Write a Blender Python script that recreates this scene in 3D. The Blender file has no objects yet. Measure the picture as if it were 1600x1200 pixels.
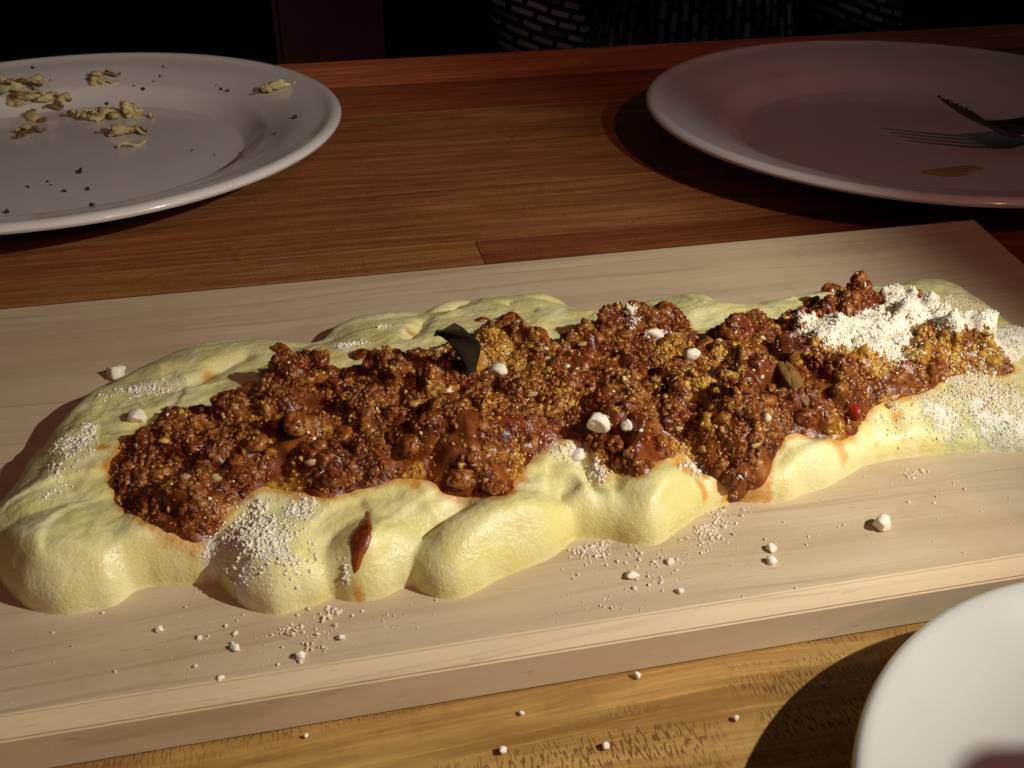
import bpy, bmesh, math, random
import numpy as np
from mathutils import Vector, Matrix, Euler
from mathutils.bvhtree import BVHTree
C = bpy.context.scene.collection
SC = bpy.context.scene
rng = np.random.default_rng(11)
random.seed(5)

# ------------------------------------------------------------------ camera, world, lamps
CAM_H = 0.1721
RT = np.array([0.9776, -0.2106, -0.0021]); RT /= np.linalg.norm(RT)
FW = np.array([0.1792, 0.8368, -0.5173]); FW -= RT*(FW@RT); FW /= np.linalg.norm(FW)
UP = np.cross(RT, FW)
FPX = 1624.9
cam_d = bpy.data.cameras.new('camera'); cam = bpy.data.objects.new('camera', cam_d); C.objects.link(cam)
M = Matrix(((RT[0], UP[0], -FW[0], 0), (RT[1], UP[1], -FW[1], 0), (RT[2], UP[2], -FW[2], CAM_H), (0, 0, 0, 1)))
cam.matrix_world = M
cam_d.sensor_width = 36; cam_d.lens = FPX/1600*36
cam_d.clip_start = 0.01; cam_d.clip_end = 50
cam_d.dof.use_dof = True; cam_d.dof.focus_distance = 0.285; cam_d.dof.aperture_fstop = 64
SC.camera = cam

w = bpy.data.worlds.new('World'); SC.world = w; w.use_nodes = True
w.node_tree.nodes['Background'].inputs[0].default_value = (1.0, 0.86, 0.80, 1)
w.node_tree.nodes['Background'].inputs[1].default_value = 0.021

def look(o, tgt):
    o.rotation_euler = (Vector(tgt)-o.location).to_track_quat('-Z', 'Y').to_euler()
def lamp(name, typ, loc, power, col, rad):
    d = bpy.data.lights.new(name, typ); d.energy = power; d.color = col; d.shadow_soft_size = rad
    o = bpy.data.objects.new(name, d); C.objects.link(o); o.location = loc
    return o
key = lamp('table_spot_lamp', 'SPOT', (0.30, 0.010, 0.285), 6.6, (0.98, 0.97, 0.86), 0.0025)
key.data.spot_size = math.radians(70); key.data.spot_blend = 0.6
look(key, (-0.13, 0.385, 0.0))
warm = lamp('red_spot_lamp', 'SPOT', (0.445, -0.846, 0.971), 14.5, (1.0, 0.34, 0.28), 0.008)
warm.data.spot_size = math.radians(30); warm.data.spot_blend = 1.0
look(warm, (0.06, 0.47, 0.0))

SC.view_settings.view_transform = 'Standard'; SC.view_settings.look = 'None'
SC.view_settings.exposure = 0.0; SC.view_settings.gamma = 1.0
SC.cycles.use_denoising = True
SC.cycles.max_bounces = 8

# ------------------------------------------------------------------ helpers
def at(px, py, z):
    """pixel of the 1600x1200 photograph -> world point on the level z"""
    d = (px-800)/FPX*RT - (py-600)/FPX*UP + FW
    t = (z-CAM_H)/d[2]
    return np.array([d[0]*t, d[1]*t, z])
def atY(px, py, y):
    d = (px-800)/FPX*RT - (py-600)/FPX*UP + FW
    t = y/d[1]
    return np.array([d[0]*t, y, CAM_H+d[2]*t])

def tag(o, label=None, cat=None, group=None, kind=None):
    if label: o['label'] = label
    if cat: o['category'] = cat
    if group: o['group'] = group
    if kind: o['kind'] = kind
    return o
def empty(name, loc=(0, 0, 0), rz=0):
    o = bpy.data.objects.new(name, None); C.objects.link(o); o.location = loc; o.rotation_euler = (0, 0, rz)
    o.empty_display_size = .02
    return o
def link(name, me, mat=None, parent=None, loc=None):
    o = bpy.data.objects.new(name, me); C.objects.link(o)
    if mat is not None and not me.materials: me.materials.append(mat)
    if parent: o.parent = parent
    if loc is not None: o.location = loc
    return o
def np_mesh(name, V, F, smooth=True):
    """V (n,3), F (m,k) arrays -> mesh"""
    me = bpy.data.meshes.new(name)
    V = np.asarray(V, np.float32); F = np.asarray(F, np.int32)
    k = F.shape[1]
    me.vertices.add(len(V)); me.vertices.foreach_set('co', V.ravel())
    me.loops.add(F.size); me.loops.foreach_set('vertex_index', F.ravel())
    me.polygons.add(len(F)); me.polygons.foreach_set('loop_start', np.arange(0, F.size, k, dtype=np.int32))
    me.polygons.foreach_set('loop_total', np.full(len(F), k, np.int32))
    me.update(calc_edges=True)
    if smooth: me.polygons.foreach_set('use_smooth', np.ones(len(F), bool))
    me.validate()
    return me
def bm_mesh(name, bm, smooth=False):
    me = bpy.data.meshes.new(name); bm.normal_update(); bm.to_mesh(me); bm.free()
    if smooth: me.polygons.foreach_set('use_smooth', np.ones(len(me.polygons), bool))
    return me
def attr(me, name, vals):
    a = me.attributes.new(name, 'FLOAT', 'POINT'); a.data.foreach_set('value', np.asarray(vals, np.float32))
def ico(sub):
    bm = bmesh.new(); bmesh.ops.create_icosphere(bm, subdivisions=sub, radius=1)
    V = np.array([v.co[:] for v in bm.verts]); F = np.array([[v.index for v in f.verts] for f in bm.faces]); bm.free()
    return V, F
ICO1 = ico(1); ICO2 = ico(2); ICO3 = ico(3); ICO4 = ico(4)
def rand_rot(n, r=rng):
    q = r.normal(size=(n, 4)); q /= np.linalg.norm(q, axis=1)[:, None]
    a, b, c, d = q.T
    return np.stack([np.stack([a*a+b*b-c*c-d*d, 2*(b*c-a*d), 2*(b*d+a*c)], 1),
                     np.stack([2*(b*c+a*d), a*a-b*b+c*c-d*d, 2*(c*d-a*b)], 1),
                     np.stack([2*(b*d-a*c), 2*(c*d+a*b), a*a-b*b-c*c+d*d], 1)], 1)

def grains(P, S, seed=0, asp=(.45, 1.5), unit=ICO1):
    """many small irregular grains: P (n,3), S (n,) -> V, F"""
    r = np.random.default_rng(seed); n = len(P)
    U, F = unit
    J = U[None]*r.uniform(.65, 1.3, (n, len(U), 1))
    J = J*r.uniform(asp[0], asp[1], (n, 1, 3))
    J = np.einsum('nij,nvj->nvi', rand_rot(n, r), J)*np.asarray(S)[:, None, None]+np.asarray(P)[:, None, :]
    FF = F[None]+np.arange(n)[:, None, None]*len(U)
    return J.reshape(-1, 3), FF.reshape(-1, 3)
# value noise on numpy arrays
def vnoise(x, y, scale, seed):
    r = np.random.default_rng(seed); L = r.random((256, 256))
    u = x*scale+37.3; v = y*scale+91.7
    i = np.floor(u).astype(int); j = np.floor(v).astype(int); fu = u-i; fv = v-j
    fu = fu*fu*(3-2*fu); fv = fv*fv*(3-2*fv)
    g = lambda a, b: L[a % 256, b % 256]
    return (g(i, j)*(1-fu)+g(i+1, j)*fu)*(1-fv)+(g(i, j+1)*(1-fu)+g(i+1, j+1)*fu)*fv*1.0
def fbm(x, y, scale, seed, n=4):
    s = 0; a = 1; t = 0
    for k in range(n):
        s = s+a*(vnoise(x, y, scale*2**k, seed+k)-.5); t += a; a *= .5
    return s/t
def sdf(poly, X, Y):
    """signed distance, positive inside"""
    P = np.asarray(poly, float); x = X.ravel(); y = Y.ravel()
    D = np.full(x.shape, 1e9); ins = np.zeros(x.shape, bool)
    for k in range(len(P)):
        a = P[k]; b = P[(k+1) % len(P)]; e = b-a
        t = np.clip(((x-a[0])*e[0]+(y-a[1])*e[1])/(e@e+1e-20), 0, 1)
        D = np.minimum(D, (x-a[0]-t*e[0])**2+(y-a[1]-t*e[1])**2)
        c = ((a[1] > y) != (b[1] > y))
        with np.errstate(divide='ignore', invalid='ignore'):
            xi = a[0]+(y-a[1])/(b[1]-a[1]+1e-20)*e[0]
        ins ^= c & (x < xi)
    D = np.sqrt(D); D[~ins] *= -1
    return D.reshape(X.shape)
def smooth_poly(P, n=4):
    """Catmull-Rom through the points"""
    P = np.asarray(P, float); out = []
    N = len(P)
    for i in range(N):
        p0, p1, p2, p3 = P[i-1], P[i], P[(i+1) % N], P[(i+2) % N]
        for k in range(n):
            t = k/n
            out.append(.5*((2*p1)+(-p0+p2)*t+(2*p0-5*p1+4*p2-p3)*t*t+(-p0+3*p1-3*p2+p3)*t**3))
    return np.array(out)
def blur(A, n):
    for _ in range(n):
        B = np.pad(A, 1, mode='edge')
        A = (B[:-2, 1:-1]+B[2:, 1:-1]+B[1:-1, :-2]+B[1:-1, 2:]+4*B[1:-1, 1:-1])/8
    return A

# ------------------------------------------------------------------ materials
class NT:
    def __init__(s, name):
        s.m = bpy.data.materials.new(name); s.m.use_nodes = True; s.t = s.m.node_tree
        s.b = s.t.nodes['Principled BSDF']
    def n(s, typ, **kw):
        x = s.t.nodes.new(typ)
        for k, v in kw.items():
            if k.startswith('i_'):
                key = k[2:]; key = int(key) if key.isdigit() else key.replace('_', ' ')
                s.put(v, x.inputs[key])
            else: setattr(x, k, v)
        return x
    def put(s, v, sock):
        if isinstance(v, bpy.types.NodeSocket): s.t.links.new(v, sock)
        else: sock.default_value = v
    def set(s, **kw):
        for k, v in kw.items(): s.put(v, s.b.inputs[k.replace('_', ' ')])
    def obj(s): return s.n('ShaderNodeTexCoord').outputs['Object']
    def mapped(s, vec, scale=(1, 1, 1), loc=(0, 0, 0), rot=(0, 0, 0)):
        return s.n('ShaderNodeMapping', i_Vector=vec, i_Scale=scale, i_Location=loc, i_Rotation=rot).outputs[0]
    def noise(s, vec, scale, detail=3, rough=.5, dist=0, out='Fac'):
        return s.n('ShaderNodeTexNoise', i_Vector=vec, i_Scale=scale, i_Detail=detail, i_Roughness=rough, i_Distortion=dist).outputs[out]
    def voro(s, vec, scale, feature='F1', out='Distance', rnd=1):
        return s.n('ShaderNodeTexVoronoi', feature=feature, i_Vector=vec, i_Scale=scale, i_Randomness=rnd).outputs[out]
    def ramp(s, fac, stops, interp='LINEAR'):
        r = s.n('ShaderNodeValToRGB', i_Fac=fac); e = r.color_ramp.elements; r.color_ramp.interpolation = interp
        while len(e) < len(stops): e.new(.5)
        for el, (p, c) in zip(e, stops):
            el.position = p; el.color = (*c, 1) if len(c) == 3 else c
        return r.outputs[0]
    def fr(s, fac, a, b):     # smooth scalar remap 0..1
        return s.n('ShaderNodeMapRange', interpolation_type='SMOOTHSTEP', i_0=fac, i_1=a, i_2=b).outputs[0]
    def mix(s, f, a, b, mode='MIX'):
        x = s.n('ShaderNodeMix', data_type='RGBA', blend_type=mode)
        c = lambda v: (*v, 1) if isinstance(v, tuple) and len(v) == 3 else v
        s.put(f, x.inputs[0]); s.put(c(a), x.inputs[6]); s.put(c(b), x.inputs[7])
        return x.outputs[2]
    def math(s, op, a, b=0.0, c=0.0, clamp=False):
        return s.n('ShaderNodeMath', operation=op, i_0=a, i_1=b, i_2=c, use_clamp=clamp).outputs[0]
    def att(s, name, out='Fac', typ='GEOMETRY'):
        return s.n('ShaderNodeAttribute', attribute_name=name, attribute_type=typ).outputs[out]
    def bump(s, h, dist, strength=1.0, prev=None):
        x = s.n('ShaderNodeBump', i_Height=h, i_Distance=dist, i_Strength=strength)
        if prev is not None: s.put(prev, x.inputs['Normal'])
        return x.outputs[0]
    def rnd(s): return s.n('ShaderNodeObjectInfo').outputs['Random']
    def col(s): return s.n('ShaderNodeObjectInfo').outputs['Color']

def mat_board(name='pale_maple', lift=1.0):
    k = NT(name); p = k.obj()
    warp = k.n('ShaderNodeVectorMath', operation='SCALE', i_0=k.noise(k.mapped(p, (6, 22, 6)), 1, 2, out='Color'), i_Scale=.022).outputs[0]
    q = k.n('ShaderNodeVectorMath', operation='ADD', i_0=p, i_1=warp).outputs[0]
    fine = k.noise(k.mapped(q, (28, 900, 300)), 1, 4, .6)
    bands = k.noise(k.mapped(q, (5, 120, 40)), 1, 3, .55)
    lines = k.fr(k.noise(k.mapped(q, (6, 420, 80)), 1, 3, .6), .56, .70)
    big = k.noise(k.mapped(p, (9, 22, 10)), 1, 2)
    c = k.ramp(bands, [(.28, (.49, .37, .235)), (.5, (.585, .46, .295)), (.72, (.63, .505, .34))])
    c = k.mix(k.math('MULTIPLY', lines, .42), c, (.33, .215, .115))
    c = k.mix(k.math('MULTIPLY', k.fr(fine, .45, .7), .25), c, (.68, .565, .38))
    c = k.mix(k.math('MULTIPLY', k.fr(big, .45, .7), .5), c, (.50, .34, .21))
    # short dark pores
    por = k.fr(k.noise(k.mapped(p, (150, 1500, 600)), 1, 1), .70, .78)
    c = k.mix(k.math('MULTIPLY', por, .35), c, (.24, .17, .10))
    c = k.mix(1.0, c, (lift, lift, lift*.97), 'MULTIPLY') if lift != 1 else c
    # knife marks and greasy spots
    scr = k.n('ShaderNodeTexWave', i_Vector=k.mapped(p, (1, 1, 1), rot=(0, 0, 1.1)), i_Scale=13, i_Distortion=7, i_Detail=3, i_Detail_Scale=1.2).outputs['Fac']
    sm = k.math('MULTIPLY', k.fr(scr, .988, .9995), k.fr(k.noise(p, 18, 2), .5, .6))
    c = k.mix(k.math('MULTIPLY', sm, .06), c, (.30, .19, .10))
    gr = k.fr(k.noise(p, 38, 4, .65), .56, .74)
    c = k.mix(k.math('MULTIPLY', gr, .35), c, (.46, .32, .17))
    k.set(Base_Color=c, Roughness=k.ramp(gr, [(0, (.64,)*3), (1, (.46,)*3)]), Specular_IOR_Level=.3)
    k.set(Normal=k.bump(k.math('SUBTRACT', fine, k.math('MULTIPLY', sm, .25)), .00012, .4)); return k.m

def mat_table():
    k = NT('oiled_table_wood'); p0 = k.obj()
    r = k.rnd()
    off = k.n('ShaderNodeCombineXYZ', i_0=k.math('MULTIPLY', r, 7.0), i_1=k.math('MULTIPLY', r, 3.0)).outputs[0]
    p = k.n('ShaderNodeVectorMath', operation='ADD', i_0=p0, i_1=off).outputs[0]
    warp = k.n('ShaderNodeVectorMath', operation='SCALE', i_0=k.noise(k.mapped(p, (5, 16, 5)), 1, 2, out='Color'), i_Scale=.02).outputs[0]
    q = k.n('ShaderNodeVectorMath', operation='ADD', i_0=p, i_1=warp).outputs[0]
    st = k.noise(k.mapped(q, (8, 260, 60)), 1, 4, .65)
    st2 = k.noise(k.mapped(q, (30, 1100, 60)), 1, 3, .6)
    base = k.col()
    c = k.mix(k.fr(st, .35, .7), k.mix(1.0, base, (.60, .52, .45), 'MULTIPLY'), base)
    c = k.mix(k.math('MULTIPLY', k.fr(st2, .5, .75), .5), c, k.mix(1.0, base, (1.45, 1.4, 1.3), 'MULTIPLY'))
    # medullary flecks: short dark dashes across the grain, gathered in bands along it
    fl = k.noise(k.mapped(p, (1800, 420, 60)), 1, 0, .5)
    band = k.noise(k.mapped(q, (5, 120, 10)), 1, 3)
    pat = k.noise(k.mapped(p, (35, 40, 20)), 1, 2)
    m = k.math('MULTIPLY', k.fr(fl, .55, .61), k.math('MULTIPLY', k.fr(band, .40, .54), k.fr(pat, .30, .52)))
    c = k.mix(k.math('MULTIPLY', m, k.math('MULTIPLY', k.n('ShaderNodeObjectInfo').outputs['Alpha'], .85)), c, k.mix(1.0, base, (.30, .20, .17), 'MULTIPLY'))
    fl2 = k.fr(k.noise(k.mapped(p, (420, 60, 60), rot=(0, 0, .06)), 1, 3, .6), .48, .75)
    c = k.mix(k.math('MULTIPLY', fl2, .3), c, k.mix(1.0, base, (.45, .4, .4), 'MULTIPLY'))
    # knife scratches and stains
    scr = k.n('ShaderNodeTexWave', i_Vector=k.mapped(p, (1, 1, 1), rot=(0, 0, .9)), i_Scale=9, i_Distortion=9, i_Detail=3, i_Detail_Scale=1.4).outputs['Fac']
    sm = k.math('MULTIPLY', k.fr(scr, .985, .999), k.fr(k.noise(p, 14, 2), .5, .62))
    c = k.mix(k.math('MULTIPLY', sm, .35), c, k.mix(1.0, base, (.3, .25, .25), 'MULTIPLY'))
    wr = k.fr(k.noise(k.mapped(p, (9, 40, 9)), 1, 4, .65), .50, .72)
    c = k.mix(k.math('MULTIPLY', wr, .45), c, k.mix(1.0, base, (1.5, 1.65, 1.6), 'MULTIPLY'))
    dk = k.fr(k.noise(k.mapped(q, (11, 90, 20), loc=(3, 1, 0)), 1, 4, .7), .52, .70)
    c = k.mix(k.math('MULTIPLY', dk, .72), c, k.mix(1.0, base, (.58, .40, .34), 'MULTIPLY'))
    stn = k.fr(k.noise(p, 24, 4, .6), .5, .72)
    c = k.mix(k.math('MULTIPLY', stn, .35), c, k.mix(1.0, base, (.55, .5, .5), 'MULTIPLY'))
    k.set(Base_Color=c, Roughness=k.ramp(st, [(.3, (.42,)*3), (.7, (.60,)*3)]), Specular_IOR_Level=.35)
    k.set(Normal=k.bump(k.math('SUBTRACT', st2, k.math('MULTIPLY', m, .8)), .0002, .5)); return k.m

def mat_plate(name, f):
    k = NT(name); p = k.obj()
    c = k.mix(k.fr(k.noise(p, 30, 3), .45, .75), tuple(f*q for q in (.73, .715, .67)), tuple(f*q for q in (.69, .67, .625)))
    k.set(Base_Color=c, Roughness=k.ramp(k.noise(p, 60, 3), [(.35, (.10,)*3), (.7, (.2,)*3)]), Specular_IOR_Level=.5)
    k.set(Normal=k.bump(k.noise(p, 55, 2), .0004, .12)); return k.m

def mat_polenta():
    k = NT('soft_yellow_polenta'); p = k.obj()
    n1 = k.noise(p, 90, 3); n2 = k.noise(p, 1300, 2, .6); n3 = k.voro(p, 420)
    c = k.mix(k.fr(n1, .35, .68), (.79, .72, .285), (.85, .80, .43))
    c = k.mix(k.math('MULTIPLY', k.fr(n2, .6, .75), .45), c, (.76, .64, .13))
    c = k.mix(k.math('MULTIPLY', k.fr(k.noise(p, 700, 2), .64, .72), .5), c, (.84, .82, .58))
    c = k.mix(k.math('MULTIPLY', k.fr(k.noise(p, 260, 1), .70, .76), .5), c, (.70, .56, .08))
    ns = k.noise(p, 260, 4, .65)
    st = k.fr(k.math('ADD', k.att('stain'), k.math('MULTIPLY', k.math('SUBTRACT', ns, .5), .9)), .35, .85)
    c = k.mix(k.math('MULTIPLY', st, .85), c, (.66, .27, .018))
    du = k.fr(k.math('ADD', k.att('dusty'), k.math('MULTIPLY', k.math('SUBTRACT', k.noise(p, 520, 5, .72), .5), 1.7)), .34, .56)
    c = k.mix(k.math('MULTIPLY', du, .92), c, (.90, .87, .73))
    k.set(Base_Color=c, Roughness=k.mix(du, k.ramp(k.noise(p, 420, 4, .7), [(.38, (.16,)*3), (.6, (.50,)*3)]), (.85, .85, .85)), Specular_IOR_Level=.5)
    k.set(Subsurface_Weight=.28, Subsurface_Radius=(.0030, .0024, .0010), Subsurface_Scale=1.0)
    b = k.bump(k.noise(p, 450, 3, .55), .0006, .28)
    b = k.bump(k.noise(p, 1000, 3, .65), .0005, .50, b)
    b = k.bump(k.math('MULTIPLY', du, k.math('ADD', k.noise(p, 1200, 3, .65), .35)), .0008, .6, b)
    k.set(Normal=b); return k.m

def mat_ragu(name='meat_ragu', meat=False):
    k = NT(name); p = k.obj(); r = k.rnd()
    big = k.noise(p, 130, 4, .6)
    gv = k.att('grain')
    t = k.math('ADD', k.math('MULTIPLY', gv, .50), k.math('SUBTRACT', k.math('MULTIPLY', big, 1.25), .30))
    if meat: t = k.math('ADD', t, k.math('MULTIPLY', k.math('SUBTRACT', r, .6), .16))
    c = k.ramp(t, [(.20, (.030, .0055, .0016)), (.38, (.105, .021, .0045)), (.58, (.23, .064, .0115)), (.76, (.34, .128, .024)), (.95, (.50, .28, .085))])
    red = k.fr(k.noise(p, 75, 2), .52, .66)
    c = k.mix(k.math('MULTIPLY', red, .5), c, (.17, .017, .005))
    if not meat:
        ng = k.noise(p, 420, 4, .7)
        g = k.fr(k.math('ADD', k.att('gold'), k.math('MULTIPLY', k.math('SUBTRACT', ng, .5), 1.3)), .38, .72)
        gc = k.ramp(k.math('ADD', k.math('MULTIPLY', gv, .5), k.math('MULTIPLY', ng, .5)), [(.12, (.17, .048, .008)), (.34, (.40, .175, .022)), (.56, (.60, .34, .038)), (.82, (.68, .49, .14))])
        c = k.mix(k.math('MULTIPLY', g, .9), c, gc)
        e = k.math('MULTIPLY', k.fr(k.math('ADD', k.att('edge'), k.math('MULTIPLY', k.math('SUBTRACT', ng, .5), .9)), .45, 1.0), .55)
        c = k.mix(e, c, (.22, .052, .006))
    k.set(Base_Color=c, Roughness=k.ramp(k.noise(p, 600, 2), [(.35, (.13,)*3), (.65, (.36,)*3)]), Specular_IOR_Level=.42,
          Coat_Weight=.0, Coat_Roughness=.12, Subsurface_Weight=.22, Subsurface_Radius=(.0020, .0007, .0003), Subsurface_Scale=1.0)
    k.set(Normal=k.bump(k.noise(p, 1700, 3, .6), .0003, .45)); return k.m

def mat_cheese(name, c1, c2, rough=.8):
    k = NT(name); p = k.obj()
    c = k.mix(k.fr(k.noise(p, 300, 3), .4, .65), c1, c2)
    k.set(Base_Color=c, Roughness=rough, Specular_IOR_Level=.2, Subsurface_Weight=.0, Subsurface_Radius=(.0009, .0008, .0006), Subsurface_Scale=1.0)
    nb = k.bump(k.noise(p, 1300, 2, .6), .0003, .12); k.set(Normal=nb)
    return k.m

def mat_plain(name, c1, c2, sc, rough, metal=0, bump=0, spec=.4):
    k = NT(name); p = k.obj()
    k.set(Base_Color=k.mix(k.fr(k.noise(p, sc, 3), .35, .65), c1, c2), Roughness=rough, Metallic=metal, Specular_IOR_Level=spec)
    if bump: k.set(Normal=k.bump(k.noise(p, sc*3, 3, .6), bump, .6))
    return k.m

def mat_print():
    """dark cloth printed with rows of small pale dashes"""
    k = NT('dark_dash_print_cloth'); p = k.att('uvw', 'Vector')
    br = k.n('ShaderNodeTexBrick', offset=.5, squash=1.0, i_Vector=k.n('ShaderNodeVectorMath', operation='ADD', i_0=p,
        i_1=k.n('ShaderNodeVectorMath', operation='SCALE', i_0=k.noise(p, 22, 2, out='Color'), i_Scale=.006).outputs[0]).outputs[0],
        i_Color1=(1, 1, 1, 1), i_Color2=(.15, .15, .15, 1), i_Mortar=(0, 0, 0, 1), i_Scale=1.0, i_Mortar_Size=.0028, i_Mortar_Smooth=.3, i_Bias=.1,
        i_Brick_Width=.024, i_Row_Height=.0095).outputs[0]
    k.set(Base_Color=k.mix(br, (.006, .006, .006), (.52, .52, .50)), Roughness=.9, Specular_IOR_Level=.1); return k.m

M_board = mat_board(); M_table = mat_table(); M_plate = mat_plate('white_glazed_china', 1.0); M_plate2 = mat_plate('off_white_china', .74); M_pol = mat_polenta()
M_ragu = mat_ragu(); M_meat = mat_ragu('cooked_minced_meat', True)
M_white = mat_cheese('white_grated_cheese', (.88, .84, .70), (.84, .78, .61))
M_cream = mat_cheese('cream_grated_cheese', (.84, .78, .56), (.74, .64, .38))
def mat_soaked():
    k = NT('oil_soaked_cheese'); p = k.obj()
    k.set(Base_Color=k.ramp(k.noise(p, 260, 3, .7), [(.30, (.26, .095, .016)), (.44, (.44, .21, .030)), (.56, (.62, .37, .050)), (.72, (.66, .48, .15))]), Roughness=.4, Specular_IOR_Level=.4,
          Subsurface_Weight=.2, Subsurface_Radius=(.0012, .0007, .0003), Subsurface_Scale=1.0)
    return k.m
M_gold = mat_soaked()
M_lump = mat_cheese('toasted_cheese', (.55, .42, .20), (.40, .25, .09), .5)
M_tan = mat_cheese('sauce_soaked_cheese', (.36, .17, .05), (.24, .09, .022), .35)
M_boardcrumb = mat_cheese('dry_cheese_dust', (.80, .71, .57), (.72, .61, .46))
M_leaf = mat_plain('dried_bay_leaf', (.020, .014, .008), (.030, .021, .010), 300, .6, bump=.0003, spec=.10)
M_steel = mat_plain('stained_steel', (.10, .095, .09), (.15, .14, .135), 60, .34, metal=.9)
M_dark = mat_plain('dark_paint', (.010, .008, .007), (.014, .011, .010), 4, .9, spec=.1)
M_skin = mat_plain('skin', (.42, .25, .17), (.48, .29, .20), 30, .5)
M_hair = mat_plain('dark_hair', (.015, .010, .007), (.025, .016, .010), 60, .5)
M_chair = mat_plain('brown_chair_wood', (.065, .034, .026), (.085, .045, .033), 18, .7, spec=.15)
M_print = mat_print()

# ------------------------------------------------------------------ room far behind: floor, wall
FLOOR_Z = -0.75
me = np_mesh('floor', [(-4, -2, FLOOR_Z), (4, -2, FLOOR_Z), (4, 4, FLOOR_Z), (-4, 4, FLOOR_Z)], [(0, 1, 2, 3)], False)
tag(link('floor', me, M_dark), kind='structure')
bm = bmesh.new(); bmesh.ops.create_cube(bm, size=1)
for v in bm.verts: v.co = Vector((v.co.x*8, v.co.y*.1+4.05, v.co.z*3.2+FLOOR_Z+1.6))
tag(link('back_wall', bm_mesh('back_wall', bm), M_dark), kind='structure')

# ------------------------------------------------------------------ table of planks
def plank_mesh(x0, x1, y0, y1, th=.03, bev=.00015):
    bm = bmesh.new(); bmesh.ops.create_cube(bm, size=1)
    for v in bm.verts: v.co = Vector((v.co.x*(x1-x0), v.co.y*(y1-y0), v.co.z*th-th/2))
    bmesh.ops.bevel(bm, geom=[e for e in bm.edges if all(v.co.z > -th*.5 for v in e.verts)], offset=bev, segments=2, affect='EDGES')
    return bm_mesh('plank', bm)
table = tag(empty('dining_table', (0.1, 0.25, 0)), 'brown wooden table of joined planks carrying the board and all the plates', 'table')
rows = [  # near edge y, far edge y, list of butt joints (x), colours
    (-.06, .012, [-.2, .25], [(.36, .23, .060), (.34, .21, .055), (.36, .22, .06)]),
    (.012, .086, [.02, .4], [(.40, .25, .065), (.37, .23, .06), (.36, .22, .06)]),
    (.086, .205, [-.3, .55], [(.36, .21, .06), (.47, .275, .082), (.36, .21, .06)]),
    (.205, .290, [.1], [(.36, .17, .05), (.32, .14, .045)]),
    (.290, .3935, [.0686, .62], [(.40, .18, .055), (.27, .085, .030), (.27, .09, .035)]),
    (.3935, .456, [-.28, .5], [(.34, .14, .046), (.37, .15, .050), (.3, .1, .035)]),
    (.456, .5785, [-.5, .42], [(.34, .135, .046), (.38, .155, .052), (.3, .1, .035)]),
    (.5785, .640, [.36], [(.42, .12, .045), (.34, .10, .040)]),
    (.640, .704, [-.45, .56], [(.6, .20, .075), (.80, .26, .10), (.5, .16, .06)]),
]
for y0, y1, joints, cols in rows:
    xs = [-.95]+joints+[1.1]
    for i in range(len(xs)-1):
        x0, x1 = xs[i], xs[i+1]
        o = link('plank', plank_mesh(x0+.0001, x1-.0001, y0+.00012, y1-.00012), M_table, table)
        o.location = ((x0+x1)/2-.1, (y0+y1)/2-.25, (rng.random()-.5)*.0003)
        o.color = (*cols[i % len(cols)], 1 if y0 < .2 else .25)
bm = bmesh.new(); bmesh.ops.create_cube(bm, size=1)
for v in bm.verts: v.co = Vector((v.co.x*1.9, v.co.y*.03+.40, v.co.z*.08-.071))
bmesh.ops.bevel(bm, geom=bm.edges[:], offset=.003, segments=2, affect='EDGES')
o = link('apron', bm_mesh('apron', bm), M_table, table); o.color = (.12, .045, .02, 1)
for sx in (-.9, .92):
    for sy in (-.24, .39):
        bm = bmesh.new(); bmesh.ops.create_cube(bm, size=1)
        for v in bm.verts: v.co = Vector((v.co.x*.06+sx, v.co.y*.06+sy*.9, v.co.z*.72-.39))
        bmesh.ops.bevel(bm, geom=bm.edges[:], offset=.004, segments=2, affect='EDGES')
        o = link('leg', bm_mesh('leg', bm), M_table, table); o.color = (.12, .045, .02, 1)

# ------------------------------------------------------------------ serving board
BT = .0128                                   # height of the board's top
YN, YF = .1535, .3425
bm = bmesh.new()
ring = [(-.215, YN), (.232, YN), (.2625, YF), (-.215, YF)]; CH = .0038      # broad chamfer along the near edge
lv = []
for z_, dy in ((.0004, 0), (BT-.0030, 0), (BT, CH)):
    lv.append([bm.verts.new((x+(dy*.16 if i == 1 else 0), y+(dy if i < 2 else 0), z_)) for i, (x, y) in enumerate(ring)])
bm.faces.new(lv[0][::-1]); bm.faces.new(lv[2])
for a_, b_ in ((lv[0], lv[1]), (lv[1], lv[2])):
    for i in range(4): bm.faces.new((a_[i], a_[(i+1) % 4], b_[(i+1) % 4], b_[i]))
bmesh.ops.dissolve_limit(bm, angle_limit=.01, verts=bm.verts[:], edges=bm.edges[:])
bmesh.ops.recalc_face_normals(bm, faces=bm.faces[:])
bmesh.ops.bevel(bm, geom=[e for e in bm.edges if all(v.co.y > YF-.001 for v in e.verts) and abs(e.verts[0].co.z-e.verts[1].co.z) > .005], offset=.004, segments=4, affect='EDGES', profile=.5)
ed = [e for e in bm.edges if len(e.link_faces) == 2 and e.calc_face_angle(0) > .4 and min(v.co.z for v in e.verts) > .002]
bmesh.ops.bevel(bm, geom=ed, offset=.0004, segments=2, affect='EDGES')
me = bm_mesh('serving_board', bm); me.materials.append(M_board); me.materials.append(mat_board('lighter_maple_edge', 1.12))
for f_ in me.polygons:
    if f_.normal.y < -.3 and f_.normal.z > .3: f_.material_index = 1  # sloping near face takes a lighter copy of the board wood
tag(link('serving_board', me), 'long pale maple serving board under the polenta', 'serving board')

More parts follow.
